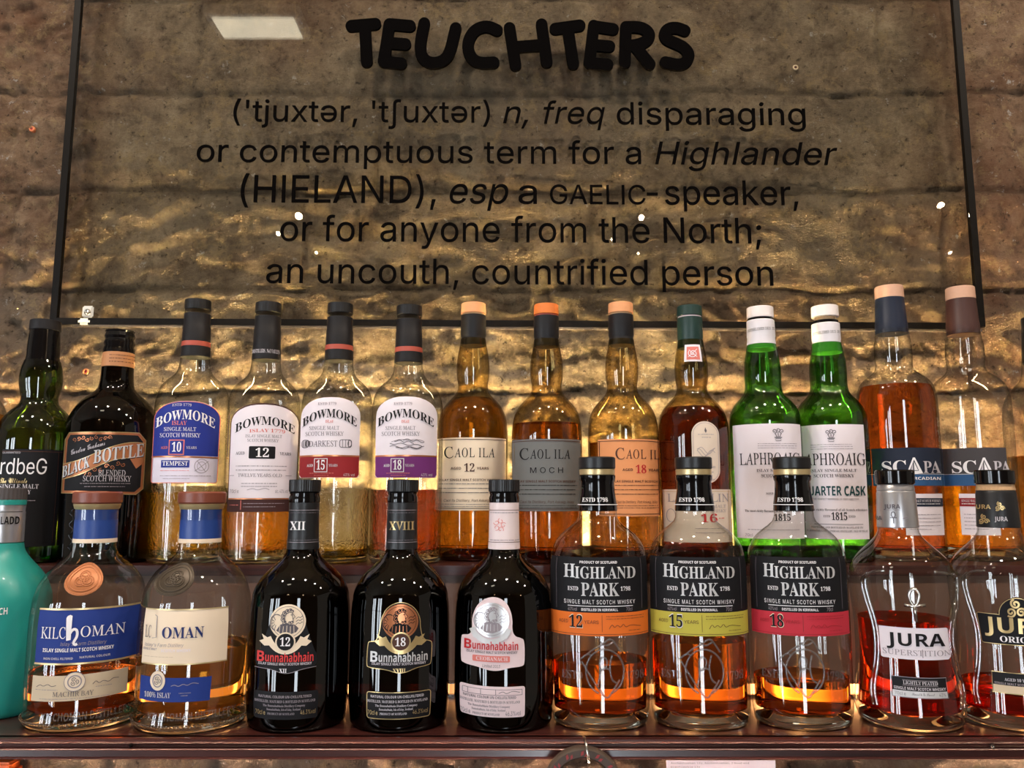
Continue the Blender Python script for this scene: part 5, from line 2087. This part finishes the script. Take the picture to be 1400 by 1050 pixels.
# three broad clear bottles with black labels and a coloured age band
def broad_bottle(label, u, band, num, dark_num, liquid, level, lu, age_ink):
    b = Bottle(label, u, 870, [(690, 25.5), (705, 26.5), (712, 29), (717, 34.5), (723, 42.5), (730, 50.5), (738, 57), (748, 62), (760, 65.3), (775, 66.8), (830, 67.2), (960, 67.2), (985, 66.8), (998, 65)],
               'front', 'clear_glass', liquid=liquid, level=level, ky=0.80, dy=-0.004, wall=0.003)
    ax = 700 + b.x / px2m(665, b.Y)
    b.ring('stopper', 624, 641, 25, 25, 'black_plastic', bev=0.0012)
    b.ring('gold_band', 640.5, 649.5, 24.2, 24.0, 'gold_ring', bev=0.0008)
    st = [(649, 24.8), (655, 24.6), (658, 23.2), (672, 23.6), (689, 26.2), (699, 26.8)]
    f = b.ring('neck_foil', 649, 699, 24.8, 26.8, 'gloss_black', mid=st[1:-1])
    s = Surface(FoilSurf(b, st), 'x', 684, parent=f, step=5)
    s.text('serif', 'ESTD 1798', ax - 20, ax + 14, 680.5, 686, 'ink_white', layer=1)
    s.line([(ax - 27, 690), (ax + 27, 690)], 1.0, 'ink_white', layer=1)
    s.done()
    s = b.surf('front_label', 810)
    L, R_ = lu - 65.5, lu + 65.5
    s.poly(rect(L, 762, R_, 838), 'paper_black')
    s.poly(rect(L, 838, R_, 870), band, 0)
    for uu in (lu - 57, lu + 57):
        s.line([(uu, 764), (uu, 834)], 0.5, 'ink_grey')
    c = lu + 1
    s.text('sansbold', 'PRODUCT OF SCOTLAND', c - 27, c + 24, 767, 770.5, 'ink_white')
    s.text('serif', 'H', c - 48, c - 33, 771.5, 790, 'silver_ink', layer=3)
    s.text('serif', 'IGHLAND', c - 33, c + 48, 775, 791, 'silver_ink', layer=3)
    s.text('serif', 'PARK', c - 25, c + 26, 797, 815, 'silver_ink', layer=3)
    s.text('serif', 'ESTD', c - 43, c - 29, 802.5, 808, 'ink_white')
    s.text('serif', '1798', c + 28, c + 41, 802.5, 808, 'ink_white')
    s.text('sans', 'SINGLE MALT SCOTCH WHISKY', c - 48, c + 47, 820.5, 826, 'ink_white', spacing=1.2)
    s.line([(c - 43, 829), (c + 44, 829)], 0.9, 'ink_white')
    s.text('sansbold', 'DISTILLED IN KIRKWALL', c - 25, c + 24, 832, 835.5, 'ink_white')
    s.text('sans', '40%vol', c - 43, c - 31, 831, 836, 'ink_mid')
    s.text('sans', '70cl', c + 35, c + 43, 831, 836, 'ink_mid')
    s.text('sans', 'AGED', c - 55, c - 43, 848.5, 853, age_ink)
    s.text('serif', num, c - 41.5, c - 23, 841.5, 859.5, 'ink_white' if not dark_num else 'paper_cream', layer=3)
    s.text('serif', num, c - 41, c - 23.5, 842.5, 858.5, 'ink_black', layer=4)
    s.text('sans', 'YEARS', c - 21.5, c - 2, 848.5, 853, age_ink)
    s.line([(c + 2.5, 841), (c + 2.5, 864)], 0.5, 'ink_brown')
    s.micro(c + 8, c + 58, 842.5, 1.2, age_ink)
    s.micro(c + 8, c + 58, 846, 1.2, age_ink)
    s.line([(c + 12, 860), (c + 16, 853), (c + 19, 859), (c + 23, 854), (c + 27, 859), (c + 31, 852.5), (c + 34, 859), (c + 40, 855), (c + 54, 858)], 0.7, age_ink)
    s.micro(c + 38, c + 54, 862.5, 1.1, age_ink)
    s.line([(L, 867.5), (R_, 867.5)], 0.6, age_ink)
    s.done()
    # raised crest in the glass: pointed shield with a wavy H
    e = lu + 8
    paths = [ell(e, 919, 26, 31, 30, -250, 70), [(e - 32, 905), (e - 20, 925), (e - 8, 943), (e + 2, 957), (e + 10, 946), (e + 20, 930)],
             [(e - 10, 938), (e - 6, 920), (e - 8, 904), (e - 3, 897), (e + 4, 903), (e + 1, 915)], [(e + 10, 896), (e + 6, 912), (e + 9, 930), (e + 15, 934)],
             [(e - 6, 918), (e + 1, 913), (e + 8, 917)], [(e - 26, 897), (e - 16, 888), (e - 4, 882), (e + 8, 872), (e + 16, 882), (e + 22, 892)],
             [(e - 34, 903), (e - 24, 894), (e - 18, 897)], [(e - 6, 878), (e + 2, 884), (e + 12, 878)]]
    paths = [smooth_path(p, 2) for p in paths]
    b.relief('raised_crest', paths, 910, 0.0009, 'embossed_glass')
    s = b.surf('x', 924)
    s.text('serif', 'ESTD', lu - 50, lu - 22, 919, 930, 'embossed_glass')
    s.text('serif', '1798', lu + 36, lu + 60, 919, 930, 'embossed_glass')
    s.done('raised_lettering')
    return b


broad_bottle('broad clear bottle with black label over an orange band marked 12', 819.5, 'paper_hporange', '12', True, 'amber_whisky', 899, 819, 'ink_brown')
broad_bottle('broad clear bottle with black label over a yellow-green band marked 15', 955, 'paper_yellow', '15', False, 'amber_whisky', 872, 955, 'ink_brown')
broad_bottle('broad clear bottle with black label over a red band marked 18', 1093, 'paper_red', '18', True, 'amber_whisky', 922, 1092.5, 'paper_maroon')


# two waisted clear bottles
def waisted_bottle(label, u, foil, liquid, level, pc):
    b = Bottle(label, u, 870, [(716, 25), (727, 26), (734, 30), (741, 36.5), (749, 45), (758, 54), (768, 61), (779, 65.5), (792, 67.5), (810, 66.8), (835, 64.4), (860, 63.2), (885, 63.4), (910, 64.6), (940, 67.5), (965, 69.5), (985, 69), (1000, 66)],
               'front', 'clear_glass', liquid=liquid, level=level, curvy=True, wall=0.004)
    b.ring('stopper', 642, 662, 25, 25, 'gloss_black', bev=0.0012)
    b.ring('glass_lip', 661, 671, 22.5, 24, 'cork' if foil == 'black_foil' else 'silver_foil', bev=0.0008)
    st = [(669, 23.2), (674, 24.2), (722, 26.4)]
    f = b.ring('neck_foil', 669, 722, 23.2, 26.4, foil, mid=[(673, 24), (674, 24.4)])
    # the flat waisted window pressed in the front: two raised ribs down the sides
    for sg in (-1, 1):
        c = pc
        path = [(c + sg * 34, 782), (c + sg * 52, 785), (c + sg * 60, 796), (c + sg * 56, 828), (c + sg * 50, 858), (c + sg * 48.5, 885), (c + sg * 52, 920), (c + sg * 57, 950), (c + sg * 52, 974)]
        p2_ = [(u_ + sg * 4.5, v_ + (1.5 if k_ < 3 else 0)) for k_, (u_, v_) in enumerate(path)]  # second rib added alongside to double the bright reflected streak
        b.relief('pressed_rib', [smooth_path(path, 2), smooth_path(p2_[1:], 2)], 880, 0.0015, 'rib_glass', -0.0002)
    return b, f, st


def triskele(s, c, v, r, mat, lay=3, wd=1.5):
    for k in range(3):
        a = math.radians(-90 + 120 * k)
        cx, cy_ = c + r * 0.55 * math.cos(a), v + r * 0.55 * math.sin(a)
        s.line(spiral(cx, cy_, r * 0.48, -90 + 120 * k + 180, 1.45, 22, 0.15), wd, mat, layer=lay)


def ankh(s, c, v, k, mat, wd, lay=1):
    s.line(ell(c, v - 4 * k, 2.4 * k, 3.4 * k, 14, 100, 440), wd, mat, layer=lay)
    s.line([(c - 4 * k, v), (c + 4 * k, v)], wd, mat, layer=lay)
    s.line([(c, v - 0.5 * k), (c, v + 7 * k)], wd, mat, layer=lay)


b, f, st = waisted_bottle('waisted clear bottle with silver foil, raised looped cross and white label', 1237, 'silver_foil', 'ruby_whisky', 843, 1250)
s = Surface(FoilSurf(b, st), 'x', 698, parent=f, step=5)
s.text('sansbold', 'JURA', 1209, 1231, 689.5, 695.5, 'ink_grey', layer=1)
s.micro(1210, 1231, 697, 1, 'ink_mid', 1)
ankh(s, 1221, 708, 1.1, 'ink_grey', 1.1)
ankh(s, 1195, 691, 1.0, 'ink_mid', 1.0)
s.text('sansbold', 'JURA', 1188.5, 1206, 706, 711.5, 'ink_grey', layer=1)
s.line([(1233, 709), (1240, 707)], 1.0, 'ink_mid', layer=1)
s.done()
c = 1250
loop = [(c - 1, 829), (c - 6, 822), (c - 7.5, 814), (c - 4, 806.5), (c, 804.8), (c + 4.5, 807), (c + 7, 814), (c + 5, 822), (c + 1, 829)]
b.relief('looped_cross', [smooth_path(loop, 2), [(c - 14, 827.5), (c - 5, 829), (c + 5, 828.5), (c + 14, 827)], [(c, 829), (c + 0.5, 838), (c + 2, 850)]], 830, 0.0015, 'bright_metal', 0.0006)
s = b.surf('front_label', 880)
s.poly([(1203, 859), (1206, 859), (1294, 859), (1296, 861), (1298, 899), (1295, 902.5), (1207, 902.5), (1204, 901)], 'paper_white')
s.text('sansbold', 'JURA', 1213, 1291, 866.5, 884, 'ink_black', layer=3)
s.text('roman', 'SUPERSTITION', 1207, 1297, 889.5, 897, 'ink_mid', layer=3, weight=0.0)
s.line([(1260, 888), (1260, 899.5)], 1.0, 'ink_mid', layer=3)
s.done()
s = b.surf('lower_label', 940)
s.poly(rect(1219.5, 927, 1295, 955), 'paper_black')
s.poly(rect(1220, 946, 1294.5, 954.5), 'silver_ink', 1)
s.outline(rect(1219.5, 927, 1295, 955), 0.8, 'ink_mid', 2)
s.text('serif', 'LIGHTLY PEATED', 1235, 1283, 932, 937, 'ink_pale')
s.line([(1234, 931), (1283, 931)], 0.6, 'ink_mid')
s.line([(1234, 938.5), (1283, 938.5)], 0.6, 'ink_mid')
s.text('sansbold', 'SINGLE MALT SCOTCH WHISKY', 1222, 1293, 940.5, 944.5, 'ink_pale')
s.text('sans', '70cl e', 1223, 1238, 948, 952.5, 'ink_grey')
s.text('script', 'Smooth & Sweet', 1246, 1277, 948, 951.5, 'ink_grey')
s.text('sans', '43%', 1283, 1292, 948, 952.5, 'ink_grey')
s.done()

b, f, st = waisted_bottle('waisted clear bottle with black foil and gold-edged black label, lower right edge', 1377, 'black_foil', 'ruby_whisky', 932, 1389)
s = Surface(FoilSurf(b, st), 'x', 698, parent=f, step=5)
s.text('sansbold', 'JURA', 1331, 1355, 690, 696, 'gold_ink', layer=1)
s.micro(1336, 1352, 698, 1, 'ink_brown', 1)
triskele(s, 1345, 711, 7.5, 'gold_ink', 1)
triskele(s, 1367, 693, 7, 'gold_ink', 1)
s.text('sansbold', 'JURA', 1359, 1376, 706.5, 712.5, 'ink_pale', layer=1)
s.done()
s = b.surf('front_label', 870)
oc = 1393
blk = [(1338, 842), (1340, 841), (1366, 841.5)] + ell(oc, 842, 25, 25, 14, 180, 360) + [(1420, 841.5), (1440, 841), (1442, 843), (1440, 882), (1438, 884), (1344, 884), (1341, 882)]
s.poly(blk, 'paper_black')
ins = [(u * 0.975 + oc * 0.025, v * 0.965 + 855 * 0.035) for u, v in blk]
s.outline(ins, 0.9, 'gold_ink')
triskele(s, 1391, 834, 14, 'gold_ink', 3, 2.6)
s.text('sansbold', 'JURA', 1348, 1438, 846, 867, 'gold_ink', layer=3)
s.text('serif', 'ORIGIN', 1367, 1420, 871.5, 879.5, 'ink_white', layer=3)
s.done()
s = b.surf('lower_label', 938)
s.poly(rect(1357, 922, 1430, 951), 'paper_black')
s.poly(rect(1358, 940, 1429, 950.5), 'paper_tan', 1)
s.outline(rect(1357, 922, 1430, 951), 0.8, 'gold_ink')
s.text('serif', 'AGED 10 YEARS', 1374, 1416, 929.5, 933.5, 'ink_pale')
s.text('sansbold', 'SINGLE MALT SCOTCH WHISKY', 1360, 1428, 936, 939, 'ink_mid')
s.done()
